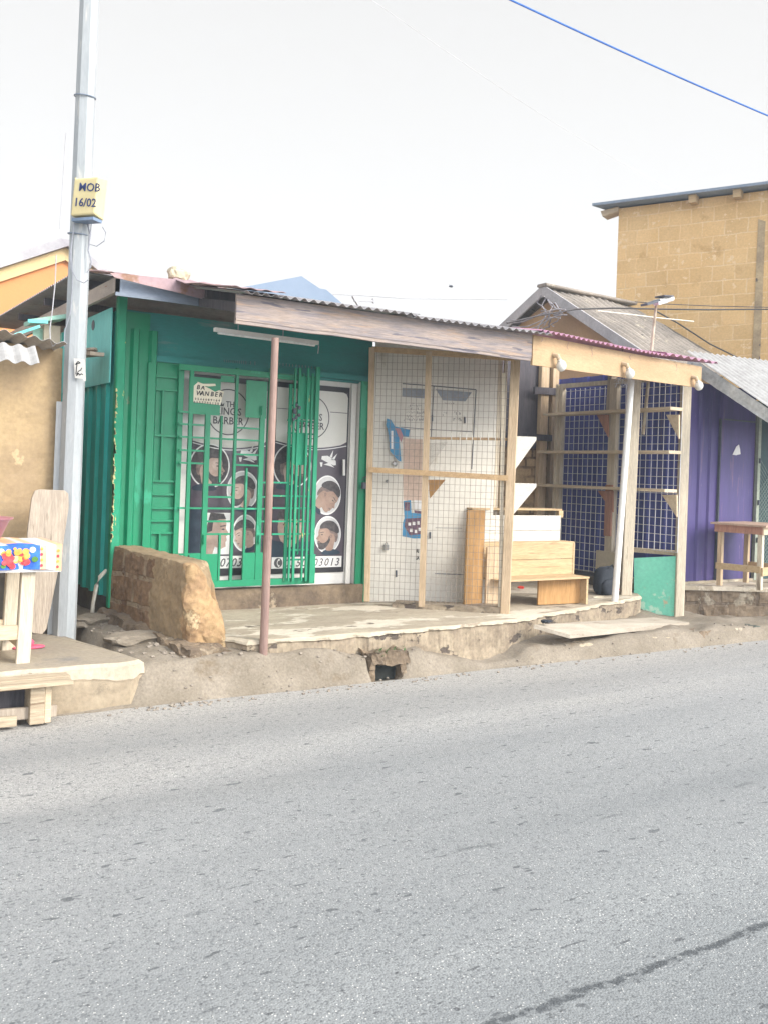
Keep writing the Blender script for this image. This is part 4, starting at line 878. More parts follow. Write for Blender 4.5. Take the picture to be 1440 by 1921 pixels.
# overhead cables
solo('overhead_cable', MB().tube([PY(940, -8, 5.2).lerp(PY(1470, 230, 5.2), i / 20) + Vector((0, 0, -.015 * math.sin(math.pi * i / 20))) for i in range(21)], .0075, 8), bluecab, 'thick blue cable crossing the top right of the sky', 'cable')
solo('overhead_cable', MB().tube([PY(690, -5, 9).lerp(PY(1290, 372, 11.5), i / 24) + Vector((0, 0, -.12 * math.sin(math.pi * i / 24))) for i in range(25)], .0028, 6), skycab, 'faint thin grey cable slanting across the sky', 'cable')
solo('overhead_cable', MB().tube([PY(x, y, 9.5) for x, y in ((624, 552), (690, 555), (760, 560), (850, 561), (950, 562))], .006, 6), greycab, 'thin cable low over the canopy roof behind the bird', 'cable')
solo('overhead_cable', MB().tube([PY(x, y, 8.4) for x, y in ((950, 606), (1010, 592), (1080, 580), (1150, 578), (1240, 580), (1330, 581), (1460, 580))], .011, 6), blackcab, 'black cable running past the gable to the ochre building', 'cable')
solo('overhead_cable', MB().tube([PY(x, y, 8.6) for x, y in ((1190, 566), (1240, 570), (1330, 574), (1460, 577))], .006, 6), blackcab, 'thin black cable from the floodlight to the right edge', 'cable')
solo('overhead_cable', MB().tube([PY(x, y, 8.4) for x, y in ((1228, 583), (1270, 606), (1330, 645), (1385, 672))], .010, 6), blackcab, 'black cable sagging down the grey roof', 'cable')
solo('overhead_cable', MB().tube([PY(x, y, 8.3) for x, y in ((1120, 583), (1180, 590), (1240, 597), (1300, 603))], .008, 6), pvcm, 'pale cable drooping across the old grey roof', 'cable')
solo('hanging_wire', MB().tube([PY(x, y, 6.95) for x, y in ((106, 478), (104, 530), (99, 580), (94, 618), (95, 640), (100, 650), (106, 645))], .004, 6), greycab, 'thin wire hanging down in front of the orange house left of the pole', 'wire')
solo('hanging_wire', MB().tube([PY(x, y, 9) for x, y in ((124, 250), (118, 350), (112, 430))], .004, 6), greycab, 'very faint wire in the sky left of the pole', 'wire')
# ------------------------------------------------------------------ left building
BW = thing('mud_house', 'beige mud plastered house at the left edge', 'house', (0, 8.5, .3))
xw = PY(110, 900, 7.30).x
wl = MB(); roughgrid(wl, lambda u, v: Vector((-4 + (xw + 4) * u, 7.30, .78 + 1.68 * v)), 110, 40, .012, 5, Vector((0, 1, 0)))
wl.box(-4, xw - .005, 7.33, 11.5, .2, 2.45)
part('wall', wl, beigew, BW)
db_ = MB(); roughgrid(db_, lambda u, v: Vector((-4 + (xw + 4.02) * u, 7.27, .25 + .55 * v)), 110, 12, .02, 6, Vector((0, 1, 0))); db_.box(-4, xw + .02, 7.30, 7.34, .2, .80)
part('dark_lower_band', db_, darkbase, BW)  # darker, rougher band along the foot of the wall
er = MB(); a = PY(0, 620, 6.9); b_ = PY(121, 645, 6.9)
er.corr((b_.x + .02, 6.9, b_.z), (-1, 0, (a.z - b_.z) / (b_.x - a.x)), 4.5, (0, 4.6, -.12), amp=.012, pitch=.10)
part('corrugated_roof', er, zincw, BW)
dr = MB(); a = PY(-30, 640, 6.75); dr.corr((a.x - .6, 6.75, 2.40), (1, 0, -.02), .93, (-.02, -.25, -.14), amp=.012, pitch=.10)
part('drooping_sheet', dr, zincw, BW)
SC_ = thing('scrap_pile', 'pale green and cream boards lying on the corrugated roof by the pole', 'boards', PY(80, 625, 7.5))
p = PY(80, 628, 7.5)
part('green_board', MB().bar(PY(52, 606, 7.4), PY(120, 596, 7.4), .25, .03).bar(PY(62, 632, 7.42), PY(82, 634, 7.42), .02, .14), M('pale_green_board', (.30, .50, .40), (.26, .44, .36), scale=5), SC_)
part('cream_box', MB().box(PY(80, 630, 7.42).x, PY(110, 630, 7.42).x, 7.36, 7.6, p.z - .10, p.z + .06), creamb, SC_)
part('rail', MB().bar(PY(28, 628, 7.2), PY(75, 612, 7.2), .02, .02).bar(PY(53, 602, 7.2), PY(90, 604, 7.2), .025, .025), tealp, SC_)
# leaning plank
pl = MB(); c0 = Vector((0, 6.90, .3))
def pk(px, py): t = (1190 - py) / 270; return PY(px, py, 6.93 + .06 * t)
pl.prism([pk(*q) for q in ((48, 1180), (50, 1120), (52, 1000), (60, 935), (66, 921), (74, 918), (122, 920), (129, 926), (130, 950), (118, 1030), (100, 1120), (88, 1180), (80, 1190), (64, 1188))], (0, .028, 0))
solo('leaning_plank', pl, wGr, 'wide grey weathered board with rounded top leaning on the beige wall', 'plank', bevel=.004)
# table with cloth and basin
TB = thing('trestle_table', 'pale wooden table at the left edge under a fruit print cloth', 'table', (1.0, 6.4, .3))
zt_ = 1.055; lx = PZ(36, 1232, .30)
top_ = MB().box(-.2, PY(112, 1020, 6.2).x, 6.22, 6.80, zt_ - .03, zt_)
part('table_top', top_, wXp, TB)
for (x, y, nm) in ((lx.x, 6.27, 0), (lx.x, 6.74, 1), (.0, 6.27, 2), (.0, 6.74, 3)):
    part('leg', MB().bar((x - .02, y, .30), (x + .0, y, zt_ - .03), .085, .05, ref=(1, 0, 0), bev=.08), wZp, TB)
part('stretcher', MB().bar((.0, 6.27, .52), (lx.x - .05, 6.27, .50), .03, .09, ref=(0, 1, 0)), wXp, TB)
part('stretcher', MB().bar((.0, 6.74, .47), (lx.x - .05, 6.74, .47), .03, .08, ref=(0, 1, 0)).bar((lx.x - .02, 6.30, .42), (lx.x - .02, 6.72, .42), .03, .08), wXp, TB)
def cloth_mat():
    m = M('fruit_print_cloth', (.62, .60, .58), (.56, .54, .54), scale=3, rough=.7, fine=.05); return m
CB = [cloth_mat(), M('print_blue', (.03, .10, .50), (.05, .20, .62), scale=14, rough=.7), M('print_orange', (.85, .30, .05), (.90, .42, .12), scale=20, rough=.7), M('print_red', (.70, .04, .05), (.75, .09, .10), scale=20, rough=.7), M('print_yellow', (.85, .60, .08), (.85, .45, .08), scale=20, rough=.7), M('print_peach', (.80, .45, .22), (.75, .4, .3), scale=12, rough=.7), M('print_green', (.10, .25, .05), rough=.7)]
cx1 = PY(118, 1030, 6.19).x; CL = MB(); zc0 = zt_ + .008
def cw(x, s):   # cloth surface point: s<0 on the top, s>0 hanging down
    if s <= 0: return Vector((x, 6.20 - s, zc0 + .004 * math.sin(x * 21)))
    fold = .012 * math.sin(x * 26) * min(1, s / .1)
    rise = .03 * max(0, (x - cx1 + .1) / .1)
    return Vector((x, 6.195 + fold, zc0 - s - rise * .6))
nx, ns = 90, 8; Sx = [-.25 + (cx1 + .25) * i / nx for i in range(nx + 1)]; Ss = [-.58, -.3, -.1, 0, .04, .08, .12, .155]
vs = [cw(x, s) for s in Ss for x in Sx]; vs2 = [v + Vector((0, .0015 if i >= 3 * (nx + 1) else 0, -.003)) for i, v in enumerate(vs)]
def clf(x, s):
    u = (cx1 - x)
    if s < -.05: return 5 if int((x + 5) * 24) % 3 else 0
    if u < .05: return 5
    if u < .11: return 0
    if u < .15: return 5
    if u < .42: return 1
    if u < .47: return 5
    if u < .60: return 0
    return 1 if int(u * 5) % 2 else 0
for j in range(len(Ss) - 1):
    for i in range(nx):
        CL.mat(clf(Sx[i], Ss[j + 1])); CL.add([vs[j*(nx+1)+i], vs[j*(nx+1)+i+1], vs[(j+1)*(nx+1)+i+1], vs[(j+1)*(nx+1)+i]], [(0, 1, 2, 3)])
CL.mat(0)
for j in range(len(Ss) - 1):
    CL.add([vs2[j*(nx+1)], vs2[j*(nx+1)+nx], vs2[(j+1)*(nx+1)+nx], vs2[(j+1)*(nx+1)]], [(3, 2, 1, 0)])
frx = cx1 - .285
random.seed(4)
fru = [(-.09, .04, .022, 0), (.10, .03, .020, 0), (-.11, .10, .018, 6), (.115, .09, .02, 6), (-.075, .13, .016, 6)]
for k in range(46):
    a_ = random.uniform(0, 6.28); q_ = random.random() ** .6; dx_ = .085 * q_ * math.cos(a_); s_ = .078 + .058 * q_ * math.sin(a_)
    fru.append((dx_, s_, random.uniform(.010, .022), 2 if s_ < .055 else (3 if dx_ < -.02 or (dx_ > .03 and s_ > .09) else random.choice([2, 4, 5, 3]))))
for k, (dx_, s_, r_, c_) in enumerate(fru):
    c_0 = cw(frx + dx_, s_); CL.mat(c_).disc(Vector((c_0.x, c_0.y - .004 - .0003 * k, c_0.z)), r_, r_ * .95, n=14, th=.0002)
for u in (.025, .13, .445):
    for k in range(4): c_0 = cw(cx1 - u, .025 + .035 * k); CL.mat(3 if k % 2 else 2).disc(Vector((c_0.x, c_0.y - .004, c_0.z)), .009, .010, n=8, th=.0008)
solo('tablecloth', CL, CB, 'blue white and orange fruit print oilcloth hanging over the table edge', 'tablecloth')
bsx = MB(); bc_ = Vector((1.005, 6.42, zt_ + .012)); prf = [(.10, 0), (.105, .005), (.165, .14), (.185, .150), (.188, .160), (.175, .158), (.155, .14), (.098, .012), (0, .010)]
vs = []; k = 40
for r_, z in prf: vs += [bc_ + Vector((r_ * math.cos(2*math.pi*i/k), r_ * math.sin(2*math.pi*i/k), z)) for i in range(k)]
bsx.add(vs, [(j*k+i, j*k+(i+1) % k, (j+1)*k+(i+1) % k, (j+1)*k+i) for j in range(len(prf)-1) for i in range(k)] + [tuple(range(k))[::-1]])
bo = PY(25, 975, 6.42); 
bso = solo('basin', bsx, pinkpl, 'dusty pink plastic basin on the fruit print tablecloth', 'basin', smooth=True); bso.location.x = bo.x - .188
sp_ = PZ(55, 1218, .30); SLP = thing('slipper', 'pink rubber slipper on the apron behind the table leg', 'shoe', sp_)
part('sole', MB().blob(sp_ + Vector((.0, .02, .012)), (.11, .045, .014), 1, rough=.05, sq=.8), slipm, SLP, smooth=True)
part('strap', MB().blob(sp_ + Vector((-.02, .02, .04)), (.055, .042, .035), 2, rough=.1), slipm, SLP, smooth=True)
# low pallet bench on the road edge
PB = thing('pallet_bench', 'low bench of rough planks and blocks at the roadside on the left', 'bench', (.9, 5.85, 0))
tz = .262; wBen = wood('weathered_bench_plank', (.46, .38, .27), (.33, .26, .18), 0, c3=(.20, .14, .09), t3=.58)
part('shading_board', MB().box(.0, 1.30, 5.975, 5.99, .03, .24), wDk, PB)  # dark board added so that the hollow under the planks looks shaded
for (y, x1_, dz) in ((5.80, 1.50, 0), (5.93, 1.515, .004)):
    pm = MB(); pm.bar((.0, y, tz + dz), (x1_, y, tz + dz + .003), .118, .022, ref=(0, 1, 0), bev=.1); part('top_plank', pm, wBen, PB)
part('under_plank', MB().bar((.6, 5.9, tz - .028), (1.48, 5.9, tz - .026), .08, .022, ref=(0, 1, 0)), wX, PB)
for x in (.5, 1.33): part('block', MB().box(x - .065, x + .02, 5.80, 5.96, .02, tz - .014), wBen, PB, bevel=.004); part('block', MB().box(x + .022, x + .06, 5.81, 5.96, .02, tz - .014), wXp, PB, bevel=.004)
part('bottom_plank', MB().bar((.0, 5.82, .085), (1.19, 5.80, .055), .03, .06, ref=(0, 1, 0), bev=.1), wBen, PB); part('bottom_plank', MB().bar((1.05, 5.86, .085), (1.43, 5.85, .080), .03, .07, ref=(0, 1, 0), bev=.1), wGr, PB)
# ------------------------------------------------------------------ far left house with orange gable
OH = thing('orange_house', 'orange house with yellow bargeboards and grey roof behind at left', 'house', (2.9, 13, 0))
pk_ = PY(125, 456, 13); L0 = PY(-40, 512, 13); R0 = PY(215, 532, 13)
Lp = Vector((pk_.x - 3.0, 13, pk_.z - 3.0 * (pk_.z - L0.z) / (pk_.x - L0.x))); Rp = Vector((pk_.x + 1.6, 13, pk_.z - 1.6 * (pk_.z - R0.z) / (R0.x - pk_.x)))
dn = Vector((0, 0, -.12))
part('wall', MB().prism([Vector((Lp.x + .2, 13.06, 0)), Vector((Rp.x - .2, 13.06, 0)), Rp + Vector((-.2, .06, -.1)), pk_ + Vector((0, .06, -.18)), Lp + Vector((.2, .06, -.1))], (0, 6, 0)), orangew, OH)
bb_ = .17
part('bargeboard', MB().prism([Lp, pk_ + Vector((0, 0, -.06)), pk_ + Vector((0, 0, -.06 - bb_)), Lp + Vector((0, 0, -bb_))], (0, .04, 0)), yellt, OH); part('bargeboard', MB().prism([Rp, pk_ + Vector((.001, 0, -.06)), pk_ + Vector((.001, 0, -.06 - bb_)), Rp + Vector((0, 0, -bb_))], (0, .04, 0)), yellt, OH)
part('roof', MB().prism([Lp + Vector((0, -.1, .0)), pk_ + Vector((0, -.1, -.055)), Rp + Vector((0, -.1, 0)), Rp + Vector((0, -.1, .07)), pk_ + Vector((0.05, -.1, .03)), pk_ + Vector((-.1, -.1, .03)), Lp + Vector((0, -.1, .14))], (0, 6.4, 0)), greyroof, OH)
# ------------------------------------------------------------------ blue roof behind
BR = thing('blue_roof_house', 'distant house with hazy blue corrugated roof behind the canopy', 'house', (8.6, 18, 0))
ap = PY(566, 518, 18); la = PY(400, 556, 18); ra = PY(672, 585, 18); m1 = PY(600, 541, 18); m2 = PY(612, 543, 18)
rf = MB().prism([la + Vector((-2, 0, -.55)), ap, m1, m2, ra + Vector((.3, 0, -.3)), ra + Vector((.3, 0, -.6)), la + Vector((-2, 0, -1.3))], (0, 4, 0))
part('roof', rf, bluefar, BR)
sm = MB()
for i in range(9): t = i / 9; a = ap.lerp(la + Vector((-2, 0, -.55)), .05 + t * .9); sm.bar(a + Vector((0, -.02, 0)), a + Vector((2.2 * (1 - t) + .4, -.02, -.9)), .03, .03)
part('wall', MB().box(la.x - 1.5, ra.x, 18.2, 21.5, 0, la.z - .9), tanw, BR)
AN = thing('tv_antenna', 'thin television aerial standing up behind the canopy roof', 'antenna', PY(672, 575, 11)); am = MB()
part('mast', MB().bar(PY(662, 555, 11), PY(675, 576, 11), .035, .035), greycab, AN); part('boom', MB().bar(PY(664, 564, 11), PY(700, 565, 11), .025, .025).bar(PY(700, 560, 11), PY(701, 569, 11), .03, .03), greycab, AN)
bd = MB(); p = PY(845, 537, 14); bd.blob(p, (.05, .03, .022), 1, n=2).add([p, p + Vector((-.06, .02, .05)), p + Vector((.01, .01, .01))], [(0, 1, 2)]).add([p, p + Vector((.05, -.02, -.03)), p + Vector((.01, .02, .0))], [(0, 1, 2)])
solo('bird', bd, greyd, 'small dark bird flying in the sky above the canopy', 'bird')
# ------------------------------------------------------------------ wire mesh screen between kiosk and stall
mA = Vector((4.60, 7.44, .37)); mB = Vector((5.575, 6.585, .37)); md = (mB - mA); md.z = 0; ml = md.length; md.normalize(); mn = Vector((md.y, -md.x, 0))  # mn faces the road
def mp_(px, py, o=0): return PV(px, py, mA + mn * o, md)
MS = thing('mesh_screen', 'wooden framed wire mesh screen standing open beside the green kiosk', 'screen', (5.1, 7.0, .37))
def wire_grid(mb, P00, du, dv, U, V, su, sv, r, jit=0):
    i = 0; u = 0
    while u <= U + 1e-6:
        o = jit * noise.noise(Vector((u * 5, 1, 0))); mb.bar(P00 + du * (u + o), P00 + du * (u + o) + dv * V, r, r); u += su
    v = 0
    while v <= V + 1e-6:
        o = jit * noise.noise(Vector((v * 5, 7, 0))); mb.bar(P00 + dv * (v + o), P00 + dv * (v + o) + du * U, r, r); v += sv
    return mb
zTm = mp_(702, 655).z; zBm = .40
wg = wire_grid(MB(), mA + md * .03 + Vector((0, 0, .03)), md, Vector((0, 0, 1)), ml - .05, zTm - .42, .048, .062, .0028, .006)
part('wire_mesh', wg, wgrid, MS)
def zbar(mb, P, Q, w_, d2): return mb.bar(P, Q, w_, d2, ref=tuple(md))
pL = zbar(MB(), mp_(688, 1128, .02), mp_(698, 652, .02), .05, .04); part('frame_post', pL, wZ, MS)
x8 = mp_(795, 900, .03)
part('frame_post', zbar(MB(), mp_(790, 1138, .03), mp_(804, 660, .03), .055, .035), wZ, MS)
part('frame_rail', MB().bar(mp_(692, 881, .05), mp_(952, 897, .05), .03, .05, ref=tuple(mn)), wX, MS, 'reddish brown middle rail'); part('frame_rail', MB().bar(mp_(698, 655, .02), mp_(965, 672, .02), .03, .05, ref=tuple(mn)), wX, MS)
part('corner_post', MB().bar(Vector((mB.x, mB.y, .33)) + md * .0, PY(966, 676, mB.y + .01), .085, .07, ref=tuple(md), bev=.08), wZ, MS, 'thick pale corner post')
part('corner_post', MB().bar(mp_(937, 1142, -.02), mp_(944, 700, -.02), .035, .04, ref=tuple(md)), wZp, MS)
for (py_, lab) in ((818, 'upper'), (906, 'lower')):
    a = mp_(968, py_, 0); b = a + rgt * .19 + fwd * .05; b.z = a.z
    part('shelf_bracket', MB().prism([mp_(964, py_, .0), b, b + Vector((0, 0, -.03)), mp_(963, py_ + (66 if lab == 'upper' else 58), .0)], fwd * .02), wWh, MS, 'whitewashed triangular %s bracket' % lab)
part('inner_shelf', MB().bar(mp_(800, 822, -.10), mp_(955, 824, -.10), .14, .02, ref=tuple(mn)), wX, MS)
part('shelf_bracket', MB().prism([mp_(803, 832, -.06), mp_(840, 829, -.06), mp_(803, 878, -.06)], mn * .02), wWh, MS); part('shelf_bracket', MB().prism([mp_(803, 900, -.06), mp_(835, 900, -.06), mp_(806, 935, -.06)], mn * .02), wOr, MS)
hk = MB()
for x in (846, 862, 874, 885, 900, 915, 928): part('hook', MB().bar(mp_(x, 812, .005), mp_(x, 832, .005), .006, .006), wWh, MS)
# white double doors of the shop behind it
wA = Vector((4.74, 7.60, 0)); wdir = Vector((1.15, -.48, 0)).normalized(); wnn = Vector((wdir.y, -wdir.x, 0))
def wp(px, py, o=0): return PV(px, py, wA + wnn * o, wdir)
WS = thing('white_shop_front', 'whitish steel shop doors with faded adverts behind the wire mesh screen', 'shop front', (5.2, 7.4, .35))
wR = wp(926, 900); zt2 = 2.86
part('door_panel', MB().prism([wA + Vector((-.02, 0, .36)), Vector((wR.x, wR.y, .36)), Vector((wR.x, wR.y, zt2)), wA + Vector((-.02, 0, zt2))], -wnn * .04), whpaint, WS)
dl = MB()
def wline(mb, pts, wd_=.006, o=.004):
    P = [wp(x, y, o) for x, y in pts]
    for i in range(len(P) - 1): mb.bar(P[i], P[i + 1], .004, wd_, ref=tuple(wnn))
wline(dl, [(722, 1128), (728, 900), (733, 716)], .010); wline(dl, [(731, 718), (800, 723), (892, 731)], .010); wline(dl, [(892, 731), (884, 880)], .008); wline(dl, [(813, 725), (808, 820)], .008); wline(dl, [(815, 1076), (868, 1078)], .008); wline(dl, [(816, 990), (866, 991)], .004); wline(dl, [(735, 800), (810, 806), (884, 810)], .006)
part('panel_seams', dl, greyd, WS)
fdm = M('faded_print', (.22, .24, .27), (.28, .30, .32), scale=10, rough=.6)
hp = MB(); hp.prism([wp(x, y, .003) for x, y in ((738, 727), (808, 730), (802, 748), (752, 744))], wnn * .003); hp.prism([wp(x, y, .003) for x, y in ((816, 730), (884, 736), (872, 753), (830, 751))], wnn * .003)
part('faded_shapes', hp, fdm, WS)
ad = MB(); ad2 = MB()
def wt(body, px, py, hpx, o=.004, sx=1): p = wp(px, py, o); h = abs(wp(px, py - hpx, o).z - p.z) * 1.35; ad2.text(body, h, p, ax=tuple(wdir), upv=(0, 0, 1), sx=sx, bold=h * .05)
for i, (x0, x1, y, h) in enumerate(((773, 782, 758, 2), (766, 790, 763, 2.5), (764, 784, 768, 2.5), (762, 796, 777, 5), (758, 798, 784, 5), (757, 796, 790, 5), (832, 852, 758, 2), (830, 838, 780, 6), (852, 866, 778, 7), (850, 866, 790, 5))):
    random.seed(i + 50); x = x0
    while x < x1:
        wline(ad, [(x, y - random.uniform(-.5, h)), (x + random.uniform(-.4, .6), y - h * random.uniform(.3, 1) - 1)], .004, .0045); x += random.uniform(1.3, 3)
wt("E ACCESSORI", 751, 1036, 7, sx=.62); wt('HOME APPLIA', 751, 1049, 7, sx=.60)
part('lettering', ad2, ink, WS, 'black advert words low on the white door'); part('faded_lettering', ad, inkg, WS)
ph_ = MB()
ph_.mat(0).prism([wp(x, y, .004) for x, y in ((756, 940), (770, 938), (771, 962), (790, 964), (790, 1010), (775, 1010), (754, 1006), (755, 980), (758, 972))], wnn * .003)
ph_.mat(1).prism([wp(x, y, .008) for x, y in ((760, 973), (790, 971), (790, 1002), (768, 1004), (758, 988))], wnn * .002); ph_.mat(1).prism([wp(x, y, .008) for x, y in ((758, 942), (768, 942), (768, 958), (759, 958))], wnn * .002); ph_.mat(1).prism([wp(x, y, .008) for x, y in ((776, 957), (790, 959), (790, 964), (777, 962))], wnn * .002)
ph_.mat(2).prism([wp(x, y, .008) for x, y in ((776, 938), (790, 939), (790, 956), (777, 955))], wnn * .002)
for x, y in ((765, 980), (773, 979), (781, 978), (768, 992), (777, 994), (784, 990)): ph_.mat(2).prism([wp(x + a, y + b, .011) for a, b in ((0, 0), (5, 0), (5, 6), (0, 6))], wnn * .001)
part('appliance_picture', ph_, [posterb, M('picture_brown', (.10, .06, .09), (.16, .09, .12), scale=30, rough=.5), vwhite], WS)
pp_ = MB(); pp_.prism([wp(x, y, .003) for x, y in ((755, 822), (792, 824), (790, 940), (756, 938))], wnn * .003); part('peach_paper', pp_, M('peach_paper', (.58, .44, .36), (.54, .42, .34), scale=3, rough=.8), WS)
lk2 = MB(); p = wp(724, 1022, .03); lk2.box(p.x - .022, p.x + .022, p.y - .015, p.y + .015, p.z - .05, p.z); lk2.tube([p + Vector((-.014 * math.cos(t), 0, .022 * math.sin(t))) for t in [math.pi * i / 8 for i in range(9)]], .004, 6)
part('padlock', lk2, steel, WS)
kn = MB(); p = wp(726, 903, .02); part('knob', MB().blob(p, (.016, .02, .016), 1, n=2), steel, WS); p = wp(740, 870, .03); part('knob', MB().blob(p, (.028, .02, .028), 3, n=2), steel, WS)
hn = MB()
for x, y in ((810, 786), (871, 790), (806, 1006), (743, 1078)): part('bolt', MB().bar(wp(x, y - 8, .012), wp(x, y + 4, .012), .012, .012), greyd, WS)
bn = MB(); bn.prism([wp(x, y, .05) for x, y in ((725, 785), (733, 788), (740, 800), (768, 806), (766, 820), (748, 818), (752, 866), (746, 864), (731, 846), (728, 812), (724, 798))], wnn * .004)
bns = solo('torn_banner', bn, posterb, 'torn blue banner scrap hanging on the white doors behind the mesh', 'banner')
stp = MB(); stp.prism([wp(x, y, .056) for x, y in ((733, 808), (737, 808), (737, 842), (733, 842))], wnn * .001); part('white_stripe', stp, vwhite, bns)
stp = MB(); stp.prism([wp(x, y, .056) for x, y in ((741, 803), (750, 804), (756, 818), (752, 830), (744, 812))], wnn * .001); part('brown_patch', stp, pinkpl, bns)
# planks and thin battens at the right end of the doors
for x, w_, y_, lb2 in ((908, .05, 7.35, 'leftmost of the four thin battens, touching the white doors'), (917, .035, 7.3, 'second thin batten right of the white doors'), (929, .05, 7.28, 'third batten right of the white doors, a wide one'), (940, .03, 7.25, 'thin batten nearest the thick corner post of the screen')):
    c = PY(x, 900, y_); solo('batten', MB().bar((c.x, y_, .36), (c.x + .0, y_, 2.82), w_, .025, ref=(1, 0, 0)), wZp, lb2, 'batten', 'upright battens beside the white doors')
# low concrete step under the screen
stp = MB(); roughgrid(stp, lambda u, v: mp_(735, 1140, .03) * (1 - u) + mp_(948, 1148, .03) * u + Vector((0, 0, -.05 + .09 * v)), 50, 5, .012, 9, mn)
stp2 = [Vector((mp_(735, 1140, .03) * (1 - i / 50) + mp_(948, 1148, .03) * (i / 50))) for i in range(51)]
stp.add([p + Vector((0, 0, .038)) for p in stp2] + [p - mn * .25 + Vector((0, 0, .04)) for p in stp2], [(i, i + 1, i + 52, i + 51) for i in range(50)])
solo('concrete_step', stp, concf, 'low crumbling concrete sill under the wire mesh screen', 'step')
# ------------------------------------------------------------------ right stall
ST = thing('market_stall', 'open wooden market stall with wire mesh side wall and shelves', 'stall', (7.5, 7.6, .2))
SX = 8.20
def sp(px, py, o=0): return PX(px, py, SX + o)
# side wall
yB = sp(1048, 850).y; yF = 6.88; zTs = 2.80
sg = wire_grid(MB(), Vector((SX + .05, yF, sp(1228, 1036).z + .02)), Vector((0, 1, 0)), Vector((0, 0, 1)), .74, 2.74 - sp(1228, 1036).z, .082, .092, .0062, .006); wire_grid(sg, Vector((SX + .05, 7.62, .45)), Vector((0, 1, 0)), Vector((0, 0, 1)), yB - 7.62, 2.28, .084, .094, .0062, .006)
part('wire_mesh', sg, wgridw, ST)
def spost(px, py0, py1, w_, m, nm='post', o=0, lab=None, d2=.06):
    b = sp(px, (py0 + py1) / 2, o); z0 = sp(px, py0, o).z; z1 = sp(px, py1, o).z
    return part(nm, MB().bar((SX + o, b.y, z0), (SX + o, b.y, z1), w_, d2, ref=(0, 1, 0), bev=.08), m, ST, lab)
spost(1048, 1075, 722, .07, wZp); spost(1043, 955, 722, .04, wZp, o=-.03); spost(1146, 1125, 712, .12, wZp, o=-.02); 
b = sp(1143, 985, -.05); part('post', MB().bar((SX - .06, b.y + .02, .95), (SX - .06, b.y + .02, 1.55), .10, .03, ref=(0, 1, 0)), wPk, ST, 'reddish plank on the rear post')
a = PZ(1172, 1124, .30); yM = sp(1190, 900).y
part('post', MB().bar((a.x, a.y, .28), PV(1191, 712, Vector((a.x, a.y, 0)), rgt), .115, .08, ref=tuple(rgt), bev=.08), wZp, ST, 'thick pale post in the middle of the stall side')
part('post', MB().bar(PZ(1271, 1158, .12), PY(1286, 716, PZ(1271, 1158, .12).y), .10, .09, ref=tuple(rgt), bev=.08), wZp, ST, 'front right corner post')
for (py, y0, y1) in ((774, 6.84, 8.86), (849, 6.84, 8.95), (916, 6.88, 9.05)):
    z = sp(1150, py).z; part('shelf', MB().bar((SX - .09, y0, z), (SX - .09, y1, z), .20, .034, ref=(1, 0, 0)), wY, ST)
z = sp(1100, 722).z; part('top_rail', MB().bar((SX, 6.95, z), (SX, yB, z + .01), .05, .05), wZp, ST)
z = sp(1228, 1036).z; part('sill_rail', MB().bar((PZ(1277, 1162, .09).x + .02, PZ(1277, 1162, .09).y + .02, z), (SX - .05, 7.62, z), .09, .05), wXp, ST)
z = sp(1095, 1076).z; part('sill_rail', MB().bar((SX, sp(1122, 1076).y, z), (SX, yB, z), .06, .05), wDk, ST)
for (px0, px1, py, dp, m) in ((1118, 1139, 778, 42, wPk), (1248, 1272, 778, 45, wXp), (1120, 1148, 921, 40, wPk), (1240, 1268, 928, 42, wXp)):
    part('shelf_bracket', MB().prism([sp(px0, py, -.10), sp(px1, py, -.10), sp(px1, py + dp, -.10)], (.02, 0, 0)), m, ST)
pf_ = PZ(1277, 1162, .09); pk2 = PX(1187, 1120, SX - .09); pdir = (pk2 - pf_); pdir.z = 0; pdir.normalize(); pnm = Vector((-pdir.y, pdir.x, 0)); pnm = pnm if pnm.dot(fwd) < 0 else -pnm; pP = pf_ + pnm * .10
part('low_panel', MB().prism([PV(x, y, pP, pdir) for x, y in ((1278, 1168), (1232, 1160), (1188, 1134), (1188, 1047), (1278, 1043))], -pnm * .03), mint, ST, 'mint green low panel with worn orange patch')
part('low_panel', MB().prism([(SX - .06, 7.63, .22), (SX - .06, sp(1122, 1080).y, .25), (SX - .06, sp(1122, 1080).y, sp(1140, 1034).z), (SX - .06, 7.63, sp(1140, 1034).z)], (.04, 0, 0)), creamb, ST, 'cream low panel behind the thick post')
part('low_panel', MB().box(SX - .05, SX, sp(1122, 1080).y, yB, .2, .45), darkbase, ST)
# back wall
yW = 9.05
part('back_wall', MB().box(5.9, SX + .1, yW, yW + .12, .25, 1.98), backbrick, ST, 'blockwork lower back wall'); part('back_wall', MB().box(5.9, SX + .1, yW - .02, yW + .02, 1.98, 3.15), wDk, ST, 'dark boarded upper back wall')
for px, w_ in ((1014, .13), (1034, .10)): c = PY(px, 860, yW - .06); part('back_post', MB().bar((c.x, yW - .06, .3), (c.x, yW - .06, 3.1), w_, .06, ref=(1, 0, 0)), wZ, ST)
c = PY(1025, 735, yW - .1); part('cross_board', MB().bar((c.x - .22, yW - .1, c.z), (c.x + .32, yW - .1, c.z + .02), .03, .09, ref=(0, 1, 0)), wDk, ST); c = PY(1000, 820, yW - .1); part('cross_board', MB().bar((c.x - .5, yW - .1, c.z), (c.x + .3, yW - .1, c.z), .03, .08, ref=(0, 1, 0)), wDk, ST)
c = PY(1148, 712, 7.9); part('rear_post', MB().bar((c.x - .03, 7.9, 2.2), (c.x, 7.9, 3.0), .09, .06, ref=(1, 0, 0)), wGr, ST)
mt = MB()  # tangle of wire netting stuffed under the fascia
for i in range(60):
    p = PY(random.uniform(1155, 1190), random.uniform(705, 722), 7.2); q = p + Vector((random.uniform(-.1, .1), random.uniform(-.05, .05), random.uniform(-.05, .05))); mt.bar(p, q, .004, .004)
